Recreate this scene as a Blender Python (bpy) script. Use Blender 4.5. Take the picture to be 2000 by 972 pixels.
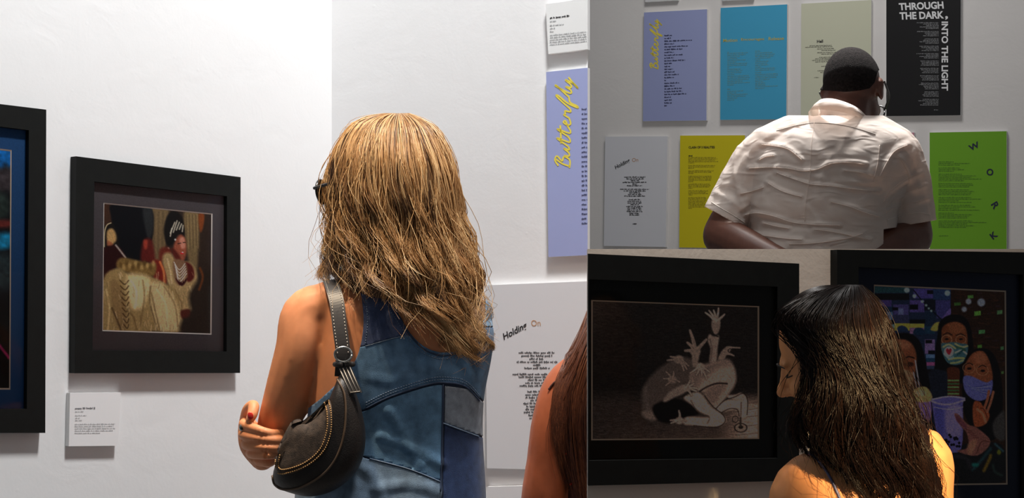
import bpy, bmesh, math, random
import numpy as np
from mathutils import Vector, Matrix
from mathutils.bvhtree import BVHTree

for o in list(bpy.data.objects): bpy.data.objects.remove(o)
scene = bpy.context.scene
COL = scene.collection

# ------------------------------------------------------------------ camera
F, CX, CY, CAMZ = 3000.0, 1000.0, 600.0, 1.40
cam_data = bpy.data.cameras.new('camera')
cam_data.sensor_fit = 'HORIZONTAL'; cam_data.sensor_width = 36.0
cam_data.lens = 36.0 * F / 2000.0
cam_data.shift_y = (CY - 486.0) / 2000.0
cam_data.clip_start = 0.05
cam = bpy.data.objects.new('camera', cam_data); COL.objects.link(cam)
cam.location = (0, 0, CAMZ); cam.rotation_euler = (math.pi / 2, 0, 0)
scene.camera = cam

# ------------------------------------------------------------------ world and lamps
world = bpy.data.worlds.new('world'); scene.world = world
world.use_nodes = True
bg = world.node_tree.nodes['Background']
bg.inputs[0].default_value = (0.93, 0.96, 1.0, 1); bg.inputs[1].default_value = 0.11

def aim(o, target):
    d = Vector(target) - o.location
    o.rotation_euler = d.to_track_quat('-Z', 'Y').to_euler()

def spot(name, loc, target, power, color, size_deg, blend, radius):
    l = bpy.data.lights.new(name, 'SPOT'); l.energy = power; l.color = color
    l.spot_size = math.radians(size_deg); l.spot_blend = blend; l.shadow_soft_size = radius
    o = bpy.data.objects.new(name, l); COL.objects.link(o); o.location = loc; aim(o, target)
    return o

def area(name, loc, target, power, color, sx, sy, spread=180):
    l = bpy.data.lights.new(name, 'AREA'); l.energy = power; l.color = color
    l.shape = 'RECTANGLE'; l.size = sx; l.size_y = sy; l.spread = math.radians(spread)
    o = bpy.data.objects.new(name, l); COL.objects.link(o); o.location = loc; aim(o, target)
    return o

spot('ceiling_spot_corner', (0.35, 2.45, 4.6), (-0.62, 3.50, 1.45), 620, (1.0, 0.985, 0.97), 58, 0.7, 0.25)
spot('ceiling_spot_shoulder', (-0.75, 2.55, 3.6), (-0.36, 2.9, 1.4), 230, (1.0, 0.78, 0.54), 20, 0.8, 0.05)
area('ceiling_panel_posters', (0.7, 4.4, 3.7), (0.95, 4.90, 1.6), 12, (1.0, 0.97, 0.95), 0.7, 0.5, 150)
spot('ceiling_spot_reader', (0.98, 4.86, 3.7), (0.90, 4.46, 1.8), 480, (1.0, 0.97, 0.94), 32, 0.6, 0.10)
spot('spot_for_sun_on_back', (0.80, 0.30, 2.45), (0.665, 2.36, 1.22), 860, (1.0, 0.68, 0.33), 11.6, 0.45, 0.02)  # added narrow spot, stands in for hard warm sunlight on the dark-haired woman's back
spot('ceiling_wash_low_wall', (0.45, 1.9, 3.3), (0.55, 2.72, 1.45), 46, (1.0, 0.77, 0.59), 60, 0.8, 0.10)

vs = scene.view_settings
vs.view_transform = 'Standard'; vs.look = 'None'; vs.gamma = 1.0; vs.exposure = 0.0
vs.use_curve_mapping = False

# ------------------------------------------------------------------ helpers
def lin(c):
    out = []
    for v in c[:3]:
        v = v / 255.0
        out.append(v / 12.92 if v <= 0.04045 else ((v + 0.055) / 1.055) ** 2.4)
    return out

def U(px, py, Y):
    return Vector(((px - CX) / F * Y, Y, CAMZ + (CY - py) / F * Y))

MATS = {}
def mat(name, color, rough=0.6, metal=0.0, spec=0.5, noise=0.0, nscale=30.0, bump=0.0, bscale=80.0, sheen=0.0, sss=0.0, coat=0.0, alpha=1.0):
    if name in MATS: return MATS[name]
    m = bpy.data.materials.new(name); m.use_nodes = True
    nt = m.node_tree; b = nt.nodes['Principled BSDF']
    c = lin(color)
    b.inputs['Base Color'].default_value = (*c, 1)
    b.inputs['Roughness'].default_value = rough; b.inputs['Metallic'].default_value = metal
    b.inputs['Specular IOR Level'].default_value = spec
    b.inputs['Coat Weight'].default_value = coat
    b.inputs['Alpha'].default_value = alpha
    if sheen: b.inputs['Sheen Weight'].default_value = sheen
    if sss:
        b.inputs['Subsurface Weight'].default_value = sss
        b.inputs['Subsurface Radius'].default_value = (0.012, 0.005, 0.003)
        b.inputs['Subsurface Scale'].default_value = 0.6
    tc = nt.nodes.new('ShaderNodeTexCoord')
    if noise:
        n = nt.nodes.new('ShaderNodeTexNoise'); n.inputs['Scale'].default_value = nscale; n.inputs['Detail'].default_value = 5
        r = nt.nodes.new('ShaderNodeValToRGB')
        r.color_ramp.elements[0].position = 0.3; r.color_ramp.elements[1].position = 0.7
        r.color_ramp.elements[0].color = (*[max(0, v * (1 - noise)) for v in c], 1)
        r.color_ramp.elements[1].color = (*[min(1, v * (1 + noise)) for v in c], 1)
        nt.links.new(tc.outputs['Object'], n.inputs['Vector']); nt.links.new(n.outputs['Fac'], r.inputs['Fac'])
        nt.links.new(r.outputs['Color'], b.inputs['Base Color'])
    if bump:
        n2 = nt.nodes.new('ShaderNodeTexNoise'); n2.inputs['Scale'].default_value = bscale; n2.inputs['Detail'].default_value = 6
        bp = nt.nodes.new('ShaderNodeBump'); bp.inputs['Strength'].default_value = bump; bp.inputs['Distance'].default_value = 0.004
        nt.links.new(tc.outputs['Object'], n2.inputs['Vector']); nt.links.new(n2.outputs['Fac'], bp.inputs['Height'])
        nt.links.new(bp.outputs['Normal'], b.inputs['Normal'])
    MATS[name] = m
    return m

def attr_mat(name, rough=0.6, spec=0.3, bump=0.0, bscale=200.0, aniso=0.0, gain=1.0):
    if name in MATS: return MATS[name]
    m = bpy.data.materials.new(name); m.use_nodes = True
    nt = m.node_tree; b = nt.nodes['Principled BSDF']
    a = nt.nodes.new('ShaderNodeAttribute'); a.attribute_name = 'Col'
    nt.links.new(a.outputs['Color'], b.inputs['Base Color'])
    b.inputs['Roughness'].default_value = rough; b.inputs['Specular IOR Level'].default_value = spec
    MATS[name] = m
    return m

def plaster(name, color, strength=0.5):
    m = bpy.data.materials.new(name); m.use_nodes = True
    nt = m.node_tree; b = nt.nodes['Principled BSDF']
    b.inputs['Roughness'].default_value = 0.75; b.inputs['Specular IOR Level'].default_value = 0.25
    c = lin(color)
    tc = nt.nodes.new('ShaderNodeTexCoord')
    n0 = nt.nodes.new('ShaderNodeTexNoise'); n0.inputs['Scale'].default_value = 2.2; n0.inputs['Detail'].default_value = 4
    r = nt.nodes.new('ShaderNodeValToRGB')
    r.color_ramp.elements[0].color = (*[v * 0.95 for v in c], 1); r.color_ramp.elements[1].color = (*[min(1, v * 1.03) for v in c], 1)
    nt.links.new(tc.outputs['Object'], n0.inputs['Vector']); nt.links.new(n0.outputs['Fac'], r.inputs['Fac'])
    nt.links.new(r.outputs['Color'], b.inputs['Base Color'])
    # roller stipple, trowel waves and a few lumps
    n1 = nt.nodes.new('ShaderNodeTexNoise'); n1.inputs['Scale'].default_value = 130; n1.inputs['Detail'].default_value = 5
    n2 = nt.nodes.new('ShaderNodeTexNoise'); n2.inputs['Scale'].default_value = 9; n2.inputs['Detail'].default_value = 6; n2.inputs['Distortion'].default_value = 1.2
    v = nt.nodes.new('ShaderNodeTexVoronoi'); v.inputs['Scale'].default_value = 14
    vr = nt.nodes.new('ShaderNodeMapRange'); vr.inputs[1].default_value = 0.0; vr.inputs[2].default_value = 0.07; vr.inputs[3].default_value = 1.0; vr.inputs[4].default_value = 0.0
    nt.links.new(v.outputs['Distance'], vr.inputs[0])
    for n in (n1, n2, v): nt.links.new(tc.outputs['Object'], n.inputs['Vector'])
    b1 = nt.nodes.new('ShaderNodeBump'); b1.inputs['Strength'].default_value = strength * 0.5; b1.inputs['Distance'].default_value = 0.002
    b2 = nt.nodes.new('ShaderNodeBump'); b2.inputs['Strength'].default_value = strength; b2.inputs['Distance'].default_value = 0.006
    b3 = nt.nodes.new('ShaderNodeBump'); b3.inputs['Strength'].default_value = strength * 0.5; b3.inputs['Distance'].default_value = 0.003
    nt.links.new(n1.outputs['Fac'], b1.inputs['Height'])
    nt.links.new(n2.outputs['Fac'], b2.inputs['Height']); nt.links.new(b1.outputs['Normal'], b2.inputs['Normal'])
    nt.links.new(vr.outputs[0], b3.inputs['Height']); nt.links.new(b2.outputs['Normal'], b3.inputs['Normal'])
    nt.links.new(b3.outputs['Normal'], b.inputs['Normal'])
    return m

def glass_mat():
    m = bpy.data.materials.new('picture_glass'); m.use_nodes = True
    nt = m.node_tree
    for n in list(nt.nodes): nt.nodes.remove(n)
    o = nt.nodes.new('ShaderNodeOutputMaterial'); mx = nt.nodes.new('ShaderNodeMixShader')
    t = nt.nodes.new('ShaderNodeBsdfTransparent'); g = nt.nodes.new('ShaderNodeBsdfGlossy'); g.inputs['Roughness'].default_value = 0.02
    fr = nt.nodes.new('ShaderNodeFresnel'); fr.inputs['IOR'].default_value = 1.13
    nt.links.new(fr.outputs[0], mx.inputs[0]); nt.links.new(t.outputs[0], mx.inputs[1]); nt.links.new(g.outputs[0], mx.inputs[2])
    nt.links.new(mx.outputs[0], o.inputs[0])
    return m

def put(name, me, parent=None, smooth=False):
    o = bpy.data.objects.new(name, me); COL.objects.link(o)
    if parent is not None: o.parent = parent
    if smooth:
        me.polygons.foreach_set('use_smooth', np.ones(len(me.polygons), dtype=bool))
    return o

def tag(o, label=None, cat=None, group=None, kind=None):
    if label: o['label'] = label
    if cat: o['category'] = cat
    if group: o['group'] = group
    if kind: o['kind'] = kind
    return o

def empty(name, loc):
    o = bpy.data.objects.new(name, None); COL.objects.link(o); o.location = loc
    o.empty_display_size = 0.05
    return o

def part(name, verts, faces, m, parent=None, smooth=False):
    """mesh object; verts in world space, moved into the parent's frame"""
    off = Vector(parent.location) if parent is not None else Vector((0, 0, 0))
    if parent is not None and parent.parent is not None: off = off + Vector(parent.parent.location)
    me = bpy.data.meshes.new(name)
    me.from_pydata([tuple(Vector(v) - off) for v in verts], [], [tuple(f) for f in faces])
    me.update()
    if m is not None:
        for mm in (m if isinstance(m, (list, tuple)) else [m]): me.materials.append(mm)
    return put(name, me, parent, smooth)

def fast_mesh(name, V, Q, m, parent=None, colors=None, smooth=True):
    V = np.asarray(V, dtype=np.float32); Q = np.asarray(Q, dtype=np.int32)
    if parent is not None:
        off = np.array(parent.location, dtype=np.float32)
        if parent.parent is not None: off = off + np.array(parent.parent.location, dtype=np.float32)
        V = V - off
    k = Q.shape[1]
    me = bpy.data.meshes.new(name)
    me.vertices.add(len(V)); me.vertices.foreach_set('co', V.ravel())
    me.loops.add(Q.size); me.loops.foreach_set('vertex_index', Q.ravel())
    me.polygons.add(len(Q)); me.polygons.foreach_set('loop_start', np.arange(0, Q.size, k, dtype=np.int32))
    me.update(calc_edges=True)
    if colors is not None:
        a = me.color_attributes.new('Col', 'FLOAT_COLOR', 'POINT')
        c = np.ones((len(V), 4), dtype=np.float32); c[:, :3] = colors
        a.data.foreach_set('color', c.ravel())
    if m is not None: me.materials.append(m)
    return put(name, me, parent, smooth)

def catmull(pts, per=8, closed=False):
    P = [np.array(p, dtype=float) for p in pts]; n = len(P); out = []
    rng = range(n) if closed else range(n - 1)
    for i in rng:
        if closed: p0, p1, p2, p3 = P[(i - 1) % n], P[i], P[(i + 1) % n], P[(i + 2) % n]
        else: p0, p1, p2, p3 = P[max(i - 1, 0)], P[i], P[i + 1], P[min(i + 2, n - 1)]
        for k in range(per):
            t = k / per
            out.append(0.5 * ((2 * p1) + (-p0 + p2) * t + (2 * p0 - 5 * p1 + 4 * p2 - p3) * t * t + (-p0 + 3 * p1 - 3 * p2 + p3) * t ** 3))
    if not closed: out.append(P[-1])
    return np.array(out)

def poly_sdf(px, py, poly):
    """signed distance to a polygon, negative inside"""
    poly = np.asarray(poly, dtype=float); n = len(poly)
    d = np.full(px.shape, 1e18); inside = np.zeros(px.shape, dtype=bool)
    for i in range(n):
        ax, ay = poly[i]; bx, by = poly[(i + 1) % n]
        ex, ey = bx - ax, by - ay
        wx, wy = px - ax, py - ay
        L = ex * ex + ey * ey + 1e-12
        t = np.clip((wx * ex + wy * ey) / L, 0, 1)
        d = np.minimum(d, (wx - ex * t) ** 2 + (wy - ey * t) ** 2)
        if ay != by:
            cond = ((ay > py) != (by > py)) & (px < (bx - ax) * (py - ay) / (by - ay) + ax)
            inside ^= cond
    d = np.sqrt(d)
    return np.where(inside, -d, d)

def line_dist(px, py, pts, w=None):
    d = np.full(px.shape, 1e9); 
    for i in range(len(pts) - 1):
        ax, ay = pts[i][:2]; bx, by = pts[i + 1][:2]
        ex, ey = bx - ax, by - ay; L = ex * ex + ey * ey + 1e-12
        t = np.clip(((px - ax) * ex + (py - ay) * ey) / L, 0, 1)
        dd = np.sqrt((px - ax - ex * t) ** 2 + (py - ay - ey * t) ** 2)
        if w is not None: dd = dd - (w[i] + (w[i + 1] - w[i]) * t)
        d = np.minimum(d, dd)
    return d

# ------------------------------------------------------------------ walls
class Wall:
    """vertical plane; t is its slope, passing depth Y0 at picture column x0"""
    def __init__(s, t, x0, Y0):
        L = math.hypot(t, 1); s.n = np.array((t / L, 1 / L))
        a = (x0 - CX) / F
        s.c = Y0 * (a * s.n[0] + s.n[1])
        s.N = Vector((-s.n[0], -s.n[1], 0))          # towards the visitor
    def at(s, px, py, off=0.0):
        a = (px - CX) / F; b = (CY - py) / F
        k = (s.c - off) / (a * s.n[0] + s.n[1])
        return Vector((a * k, k, CAMZ + b * k))
    def x_at(s, px, off=0.0):
        p = s.at(px, CY, off); return (p.x, p.y)

W_L = Wall(-1.186, 648, 3.929)     # left of the corner
W_R = Wall(0.515, 648, 3.929)      # right of the corner
W_P = Wall(0.55, 1450, 5.55)       # far wall with the printed boards
W_F = Wall(-0.454, 1355, 2.78)     # low partition with the frames

def prism(name, xy, z0, z1, m, parent=None):
    n = len(xy)
    v = [(x, y, z0) for x, y in xy] + [(x, y, z1) for x, y in xy]
    f = [tuple(range(n))[::-1], tuple(range(n, 2 * n))] + [(i, (i + 1) % n, n + (i + 1) % n, n + i) for i in range(n)]
    return part(name, v, f, m, parent)

M_WALL = plaster('white_painted_plaster', (238, 239, 240), 0.18)
M_WALL_P = plaster('white_painted_plaster_far', (232, 230, 228), 0.25)
M_WALL_F = plaster('cream_painted_plaster', (236, 226, 214), 0.25)
M_FLOOR = mat('grey_concrete', (120, 118, 115), 0.6, noise=0.15, nscale=6)

a = W_L.x_at(-700); b = W_L.x_at(648); c = W_R.x_at(648)
wl = prism('wall_left', [a, b, (b[0], b[1] + 0.14), (a[0] - 0.14, a[1] + 0.1)], -0.2, 4.6, M_WALL); tag(wl, kind='structure')
d = W_R.x_at(1148)
wr = prism('wall_back', [c, d, (d[0], d[1] + 0.12), (c[0], c[1] + 0.14)], -0.2, 4.6, M_WALL); tag(wr, kind='structure')
e = W_P.x_at(1000); f_ = W_P.x_at(2500)
wp = prism('wall_far', [e, f_, (f_[0], f_[1] + 0.12), (e[0], e[1] + 0.12)], -0.2, 4.6, M_WALL_P); tag(wp, kind='structure')
g = W_F.x_at(1148); h = W_F.x_at(2300)
ztop = W_F.at(1148, 486).z
# low partition: straight level top seen at the height of the picture's middle line
zr = W_F.at(2300, 486).z
v = [(*g, -0.2), (*h, -0.2), (h[0], h[1] + 0.03, -0.2), (g[0], g[1] + 0.03, -0.2),
     (*g, ztop), (*h, zr), (h[0], h[1] + 0.03, zr), (g[0], g[1] + 0.03, ztop)]
wf = part('wall_front', v, [(3, 2, 1, 0), (4, 5, 6, 7), (0, 1, 5, 4), (1, 2, 6, 5), (2, 3, 7, 6), (3, 0, 4, 7)], M_WALL_F); tag(wf, kind='structure')
tag(prism('floor', [(-3, -0.5), (0.02, -0.5), (0.10, 2.72), (1.6, 3.45), (1.6, 3.7), (0.05, 3.9), (-3, 4.4)], -0.06, 0.0, M_FLOOR), kind='structure')
tag(prism('floor_platform', [(0.12, 3.76), (3.2, 3.76), (3.2, 5.4), (0.12, 6.1)], -0.06, 0.30, M_FLOOR), kind='structure')
tag(prism('floor_sunken', [(0.03, -0.5), (3, -0.5), (3, 3.4), (0.12, 2.66)], -0.26, -0.20, M_FLOOR), kind='structure')
# ------------------------------------------------------------------ printed boards and lettering
M_FOAM = mat('white_foam_board', (240, 240, 240), 0.6)

def board(name, wall, quad, thick, color, label, cat, group=None, edge=None, parent=None):
    """quad: front corners TL TR BR BL as seen, on the plane `thick` in front of the wall"""
    fr = [wall.at(x, y, thick) for x, y in quad]
    bk = [p - wall.N * (thick - 0.001) for p in fr]
    m = mat('print_' + '_'.join(str(c) for c in color), color, 0.5, spec=0.3)
    c = sum(fr, Vector()) / 4
    base = bk[3]
    me = bpy.data.meshes.new(name)
    me.from_pydata([tuple(p - base) for p in fr + bk], [], [(0, 3, 2, 1), (4, 5, 6, 7), (0, 1, 5, 4), (1, 2, 6, 5), (2, 3, 7, 6), (3, 0, 4, 7)])
    me.materials.append(m); me.materials.append(edge or M_FOAM)
    for p in me.polygons: p.material_index = 0 if p.index == 0 else 1
    o = put(name, me); o.location = base
    tag(o, label, cat, group)
    return o

_txt = {}
def text_shape(body, bold):
    if (body, bold) in _txt: return _txt[(body, bold)]
    cu = bpy.data.curves.new('t', 'FONT'); cu.body = body; cu.offset = bold; cu.resolution_u = 3
    o = bpy.data.objects.new('t', cu); COL.objects.link(o)
    bpy.context.view_layer.update()
    me = bpy.data.meshes.new_from_object(o.evaluated_get(bpy.context.evaluated_depsgraph_get()))
    V = np.array([v.co[:2] for v in me.vertices]); P = [tuple(p.vertices) for p in me.polygons]
    bpy.data.objects.remove(o); bpy.data.meshes.remove(me); bpy.data.curves.remove(cu)
    V = V - V.min(0); V = V / np.maximum(V.max(0), 1e-6)
    _txt[(body, bold)] = (V, P)
    return V, P

def text_on(name, wall, off, parent, body, p0, p1, up, m, bold=0.0):
    V, P = text_shape(body, bold)
    p0 = np.array(p0, float); p1 = np.array(p1, float); up = np.array(up, float)
    Q = p0 + V[:, :1] * (p1 - p0) + V[:, 1:] * up
    return part(name, [wall.at(x, y, off + 0.0006) for x, y in Q], P, m, parent)

def lines_on(name, wall, off, parent, lines, h, m, seed=1, slope=0.0, cover=0.75):
    """rows of small print: (x0, x1, y) each, broken into words and letter strokes"""
    rnd = random.Random(seed); v = []; f = []
    for (x0, x1, y) in lines:
        x = x0
        while x < x1:
            wl_ = min(rnd.uniform(0.9, 3.6) * h, x1 - x)
            e = x + wl_
            while x < e - 0.2:
                lw = min(h * rnd.uniform(0.38, 0.6), e - x)
                hh = h * rnd.choice((0.52, 0.52, 0.56, 0.8, 0.85)); dn = rnd.choice((0, 0, 0, 0.2 * h))
                ys = y + (x - x0) * slope
                i = len(v)
                for (xx, yy) in ((x, ys + dn), (x + lw * cover, ys + dn), (x + lw * cover, ys - hh), (x, ys - hh)):
                    v.append(wall.at(xx, yy, off + 0.0006))
                f.append((i, i + 1, i + 2, i + 3))
                x += lw
            x = e + h * 0.45
    return tag(part(name, v, f, m, parent), kind='stuff')

SCRIPT = [
 [(0.45, -0.02), (0.55, 0.5), (0.85, 1.0)],
 [(0.30, 0.80), (0.75, 1.06), (1.15, 0.92), (0.80, 0.55), (1.22, 0.42), (1.0, 0.0), (0.30, 0.0)],
 [(1.32, 0.42), (1.36, 0.06), (1.66, 0.10), (1.95, 0.45), (1.92, 0.06), (2.2, 0.14)],
 [(2.2, 0.14), (2.78, 0.98), (2.60, 0.12), (2.82, 0.02), (3.12, 0.2)],
 [(3.12, 0.2), (3.6, 0.98), (3.42, 0.12), (3.64, 0.02), (3.96, 0.2)],
 [(2.35, 0.66), (3.1, 0.70), (3.98, 0.76)],
 [(3.96, 0.2), (4.46, 0.40), (4.3, 0.54), (4.12, 0.25), (4.3, 0.02), (4.78, 0.15)],
 [(4.78, 0.15), (4.98, 0.52), (5.1, 0.42), (5.35, 0.45), (5.36, 0.06), (5.62, 0.1)],
 [(5.62, 0.1), (6.5, 1.08), (6.6, 0.95), (6.1, 0.3), (5.85, -0.42), (6.0, -0.38), (6.2, 0.1), (6.65, 0.2)],
 [(6.65, 0.2), (7.45, 1.08), (7.42, 1.14), (7.05, 0.3), (7.1, 0.03), (7.35, 0.12)],
 [(7.35, 0.12), (7.55, 0.45), (7.55, 0.1), (7.8, 0.1), (8.15, 0.5), (7.95, -0.1), (7.62, -0.42), (7.95, -0.1), (8.45, 0.28)],
]
def script_on(name, wall, off, parent, o, along, up, wpx, m):
    """handwritten word: o = start px, along = px vector of 8.4 units, up = px vector of one ascender"""
    o = np.array(o, float); A = np.array(along, float) / 8.4; B = np.array(up, float); v = []; f = []
    for s in SCRIPT:
        c = np.array([o + p[0] * A + p[1] * B for p in catmull(s, 6)])
        t = np.gradient(c, axis=0); t /= np.linalg.norm(t, axis=1)[:, None] + 1e-9
        nrm = np.stack([-t[:, 1], t[:, 0]], 1) * wpx * 0.5
        i0 = len(v)
        for p, q in zip(c, nrm):
            v.append(wall.at(*(p + q), off + 0.0006)); v.append(wall.at(*(p - q), off + 0.0006))
        for k in range(len(c) - 1): f.append((i0 + 2 * k, i0 + 2 * k + 1, i0 + 2 * k + 3, i0 + 2 * k + 2))
    return part(name, v, f, m, parent)

INK = mat('ink_black', (30, 30, 34), 0.6)
INK_NAVY = mat('ink_navy', (38, 42, 78), 0.6)
INK_YEL = mat('ink_yellow', (240, 222, 80), 0.6)
INK_OCH = mat('ink_ochre', (196, 186, 92), 0.6)
INK_OLV = mat('ink_olive_on_blue', (110, 160, 160), 0.6)
INK_TAN = mat('ink_tan', (200, 150, 105), 0.6)
INK_GREY = mat('ink_grey', (120, 122, 126), 0.6)
INK_WHITE = mat('ink_white', (235, 236, 238), 0.6)
INK_LG = mat('ink_light_grey', (150, 152, 155), 0.6)
INK_DY = mat('ink_dark_olive', (140, 128, 30), 0.6)
INK_DG = mat('ink_dark_green', (78, 122, 38), 0.6)
INK_DNAVY = mat('ink_dark_navy', (24, 30, 62), 0.6)
INK_KH = mat('ink_brown_grey', (90, 90, 78), 0.6)

T = 0.014
LAV = (162, 172, 218)
G_B = 'printed poem boards on the far wall'
# --- wall right of the corner
o = board('wall_label', W_R, [(1065.6, 8), (1147.6, -4), (1147.6, 96), (1071, 105.5)], T, (236, 238, 238), 'white caption card above the lavender Butterfly board by the corner', 'label card')
lines_on('caption_title', W_R, T, o, [(1074, 1112, 36.5)], 3.6, INK, 21, -0.13, 0.9)
lines_on('caption_text', W_R, T, o, [(1074, 1086, 43)] + [(1074, 1102, 51), (1074, 1084, 57), (1074, 1082, 63)] + [(1074, 1146, 70 + 4.6 * i) for i in range(5)] , 2.8, INK_LG, 3, -0.1)
o = board('poem_board', W_R, [(1066.7, 140.6), (1147.6, 132), (1147.6, 498), (1071, 501.7)], T, LAV, 'lavender board with yellow handwritten Butterfly title, beside the blonde woman', 'poster', 'printed poem boards near the corner')
script_on('title', W_R, T, o, (1112, 334), (6, -181), (-27, -5), 3.2, INK_YEL)
lines_on('poem_text', W_R, T, o, [(1136, 1147, 214.5 + 9.3 * i) for i in range(25)], 3.8, INK_NAVY, 5, -0.06)
o = board('poem_board', W_R, [(948.6, 557), (1147.6, 549), (1147.6, 919), (951, 914)], T, (226, 228, 232), 'white board reading Holding On, between the two women at the corner', 'poster', 'printed poem boards near the corner')
text_on('title_word', W_R, T, o, 'Holding', (985, 668), (1030, 644), (-3, -17), INK, 0.02)
text_on('title_word', W_R, T, o, 'On', (1038, 637), (1056, 636), (-1, -12), INK_TAN, 0.0)
L = []
for y, a_, b_ in ((690, 1013, 1083), (696, 1018, 1079), (702, 1034, 1062), (708, 1009, 1090), (714, 1041, 1056), (720, 1024, 1074),
                  (732, 1001, 1090), (737.5, 1013, 1082), (743, 1031, 1068), (749, 1026, 1072), (754.5, 1015, 1082),
                  (766, 1030, 1070), (772, 1026, 1076), (777.6, 1026, 1070), (783, 1036, 1066), (789, 1022, 1076), (795, 1028, 1072), (800.5, 1026, 1072), (806, 1023, 1074), (812, 1032, 1066), (817.6, 1034, 1068)):
    L.append((a_, b_, y))
lines_on('poem_text', W_R, T, o, L, 4.4, INK, 9, 0.0)
o = board('wall_label', W_R, [(951, 950), (1147.6, 945), (1147.6, 1060), (952, 1058)], T, (232, 233, 236), 'white card at the bottom edge below the Holding On board', 'label card')
# --- wall left of the corner
o = board('wall_label', W_L, [(136.7, 767), (236, 766), (230.5, 870), (134.5, 871)], T, (240, 240, 241), 'small white caption card under the framed painting of two women', 'label card')
lines_on('caption_title', W_L, T, o, [(146.5, 186, 798.5)], 3.8, INK_GREY, 22, -0.02, 0.8)
lines_on('caption_text', W_L, T, o, [(147, 163, 804.5), (147, 169, 812), (147, 157, 817), (147, 160, 821.5)] + [(146, 225 - 3 * (i % 2), 829 + 4.3 * i) for i in range(4)] + [(146, 196, 846.5)], 2.6, mat('ink_pale_grey', (178, 178, 180), 0.6), 4, -0.01)
# --- far wall
o = board('poem_board', W_P, [(1257.8, 24.4), (1381, 18), (1379.7, 235), (1255.7, 236.6)], T, LAV, 'lavender board with yellow handwritten Butterfly title, on the far wall', 'poster', G_B)
script_on('title', W_P, T, o, (1284.5, 139), (2, -100), (-14.5, -2.5), 2.2, INK_YEL)
LL = [15, 13, 54, 19, 46, 36, 19, 37, 19, 41, 15, 12, 17, 20, 28, 19, 3.5, 29, 20, 34, 35, 43, 13, 15, 14.5, 5]
lines_on('poem_text', W_P, T, o, [(1297.5, 1297.5 + w, 70.5 + 5.48 * i) for i, w in enumerate(LL)], 2.9, INK_NAVY, 6, -0.045, 0.85)
o = board('poem_board', W_P, [(1407.5, 15.4), (1537.4, 8.5), (1535.6, 232.8), (1406.7, 234)], T, (74, 172, 214), 'bright blue board titled Motion Encourages Release', 'poster', G_B)
for wd, x0, x1, y in (('Motion', 1412.5, 1440, 82.5), ('Encourages', 1447.5, 1492.5, 81), ('Release', 1501, 1531, 79)):
    text_on('title_word', W_P, T, o, wd, (x0, y), (x1, y - 1.2), (0, -6.5), INK_OCH, 0.01)
rb = random.Random(4); LL = []
for y, w in [(102.5, 4)] + [(105 + 3.4 * i, w) for i, w in enumerate((40, 36, 24, 20, 36, 18, 40, 38))] + [(132.5, 4)] + [(136 + 3.4 * i, w) for i, w in enumerate((26, 30, 28, 14, 42, 44, 42, 30, 44, 14))] + [(175, 6)] + [(179 + 3.4 * i, w) for i, w in enumerate((32, 18, 40, 36, 20, 14))]:
    LL.append((1420.5, 1420.5 + w, y))
for y, w in [(100.5, 10)] + [(104 + 3.4 * i, w) for i, w in enumerate((34, 38, 36, 30, 10, 26, 24, 26, 12, 40, 38))] + [(142.5, 12)] + [(146 + 3.4 * i, w) for i, w in enumerate((44, 44, 42, 28, 16, 20, 20, 44, 18))]:
    LL.append((1475, 1475 + w, y))
lines_on('poem_text', W_P, T, o, LL, 2.1, INK_OLV, 8, -0.04)
o = board('poem_board', W_P, [(1565, 7.2), (1702, 0), (1700.6, 229), (1564, 232)], T, (214, 216, 192), 'pale khaki board titled Hell behind the man\'s head', 'poster', G_B)
text_on('title_word', W_P, T, o, 'Hell', (1595.5, 84), (1607.5, 83.2), (0, -6), INK, 0.03)
LL = [(1581, 1624, 90), (1572.5, 1626, 93), (1596, 1630, 96.2), (1604, 1632, 99.2), (1596, 1634, 103.5), (1604, 1634, 106.5), (1600, 1628, 112.5), (1592, 1624, 115.5), (1586, 1620, 118.5), (1592, 1620, 121.5), (1604, 1616, 130), (1597, 1614, 139), (1602, 1612, 142), (1590, 1600, 152)]
lines_on('poem_text', W_P, T, o, LL, 1.9, INK_KH, 12, -0.03)
o = board('poem_board', W_P, [(1731, -6), (1876.6, -10), (1876, 225), (1731, 226.8)], T, (24, 24, 26), 'black board reading THROUGH THE DARK, INTO THE LIGHT', 'poster', G_B)
text_on('title_word', W_P, T, o, 'THROUGH', (1756.5, 20.5), (1843.5, 17), (-1.5, -14.5), INK_WHITE, 0.035)
text_on('title_word', W_P, T, o, 'THE DARK', (1757.5, 38.5), (1844, 36), (-1, -14.5), INK_WHITE, 0.035)
text_on('title_word', W_P, T, o, ',', (1846, 38.8), (1851.5, 38.6), (0, -7.5), INK_WHITE, 0.035)
text_on('title_word', W_P, T, o, 'INTO THE LIGHT', (1838.8, 42), (1838.8, 177), (13, 0), INK_WHITE, 0.035)
LL = []; rb = random.Random(7); y = 45.0
while y < 208:
    for k in range(rb.choice((4, 5))):
        w = rb.uniform(26, 44) if k < 1 else rb.uniform(24, 40)
        LL.append((1833.5 - w, 1833.5, y)); y += 2.75
    y += 3.4
LL.append((1824, 1833, 215))
lines_on('poem_text', W_P, T, o, LL, 1.9, INK_LG, 13, 0.0)
o = board('poem_board', W_P, [(1182, 266.7), (1303.8, 266), (1300, 482), (1179.4, 480)], T, (226, 228, 234), 'white Holding On board on the far wall, left of the yellow board', 'poster', G_B)
text_on('title_word', W_P, T, o, 'Holding', (1203, 333), (1231, 318), (-2.5, -9.5), INK, 0.02)
text_on('title_word', W_P, T, o, 'On', (1234.5, 316), (1246.5, 315.3), (0, -7.2), INK_TAN, 0.0)
LL = []
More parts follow.
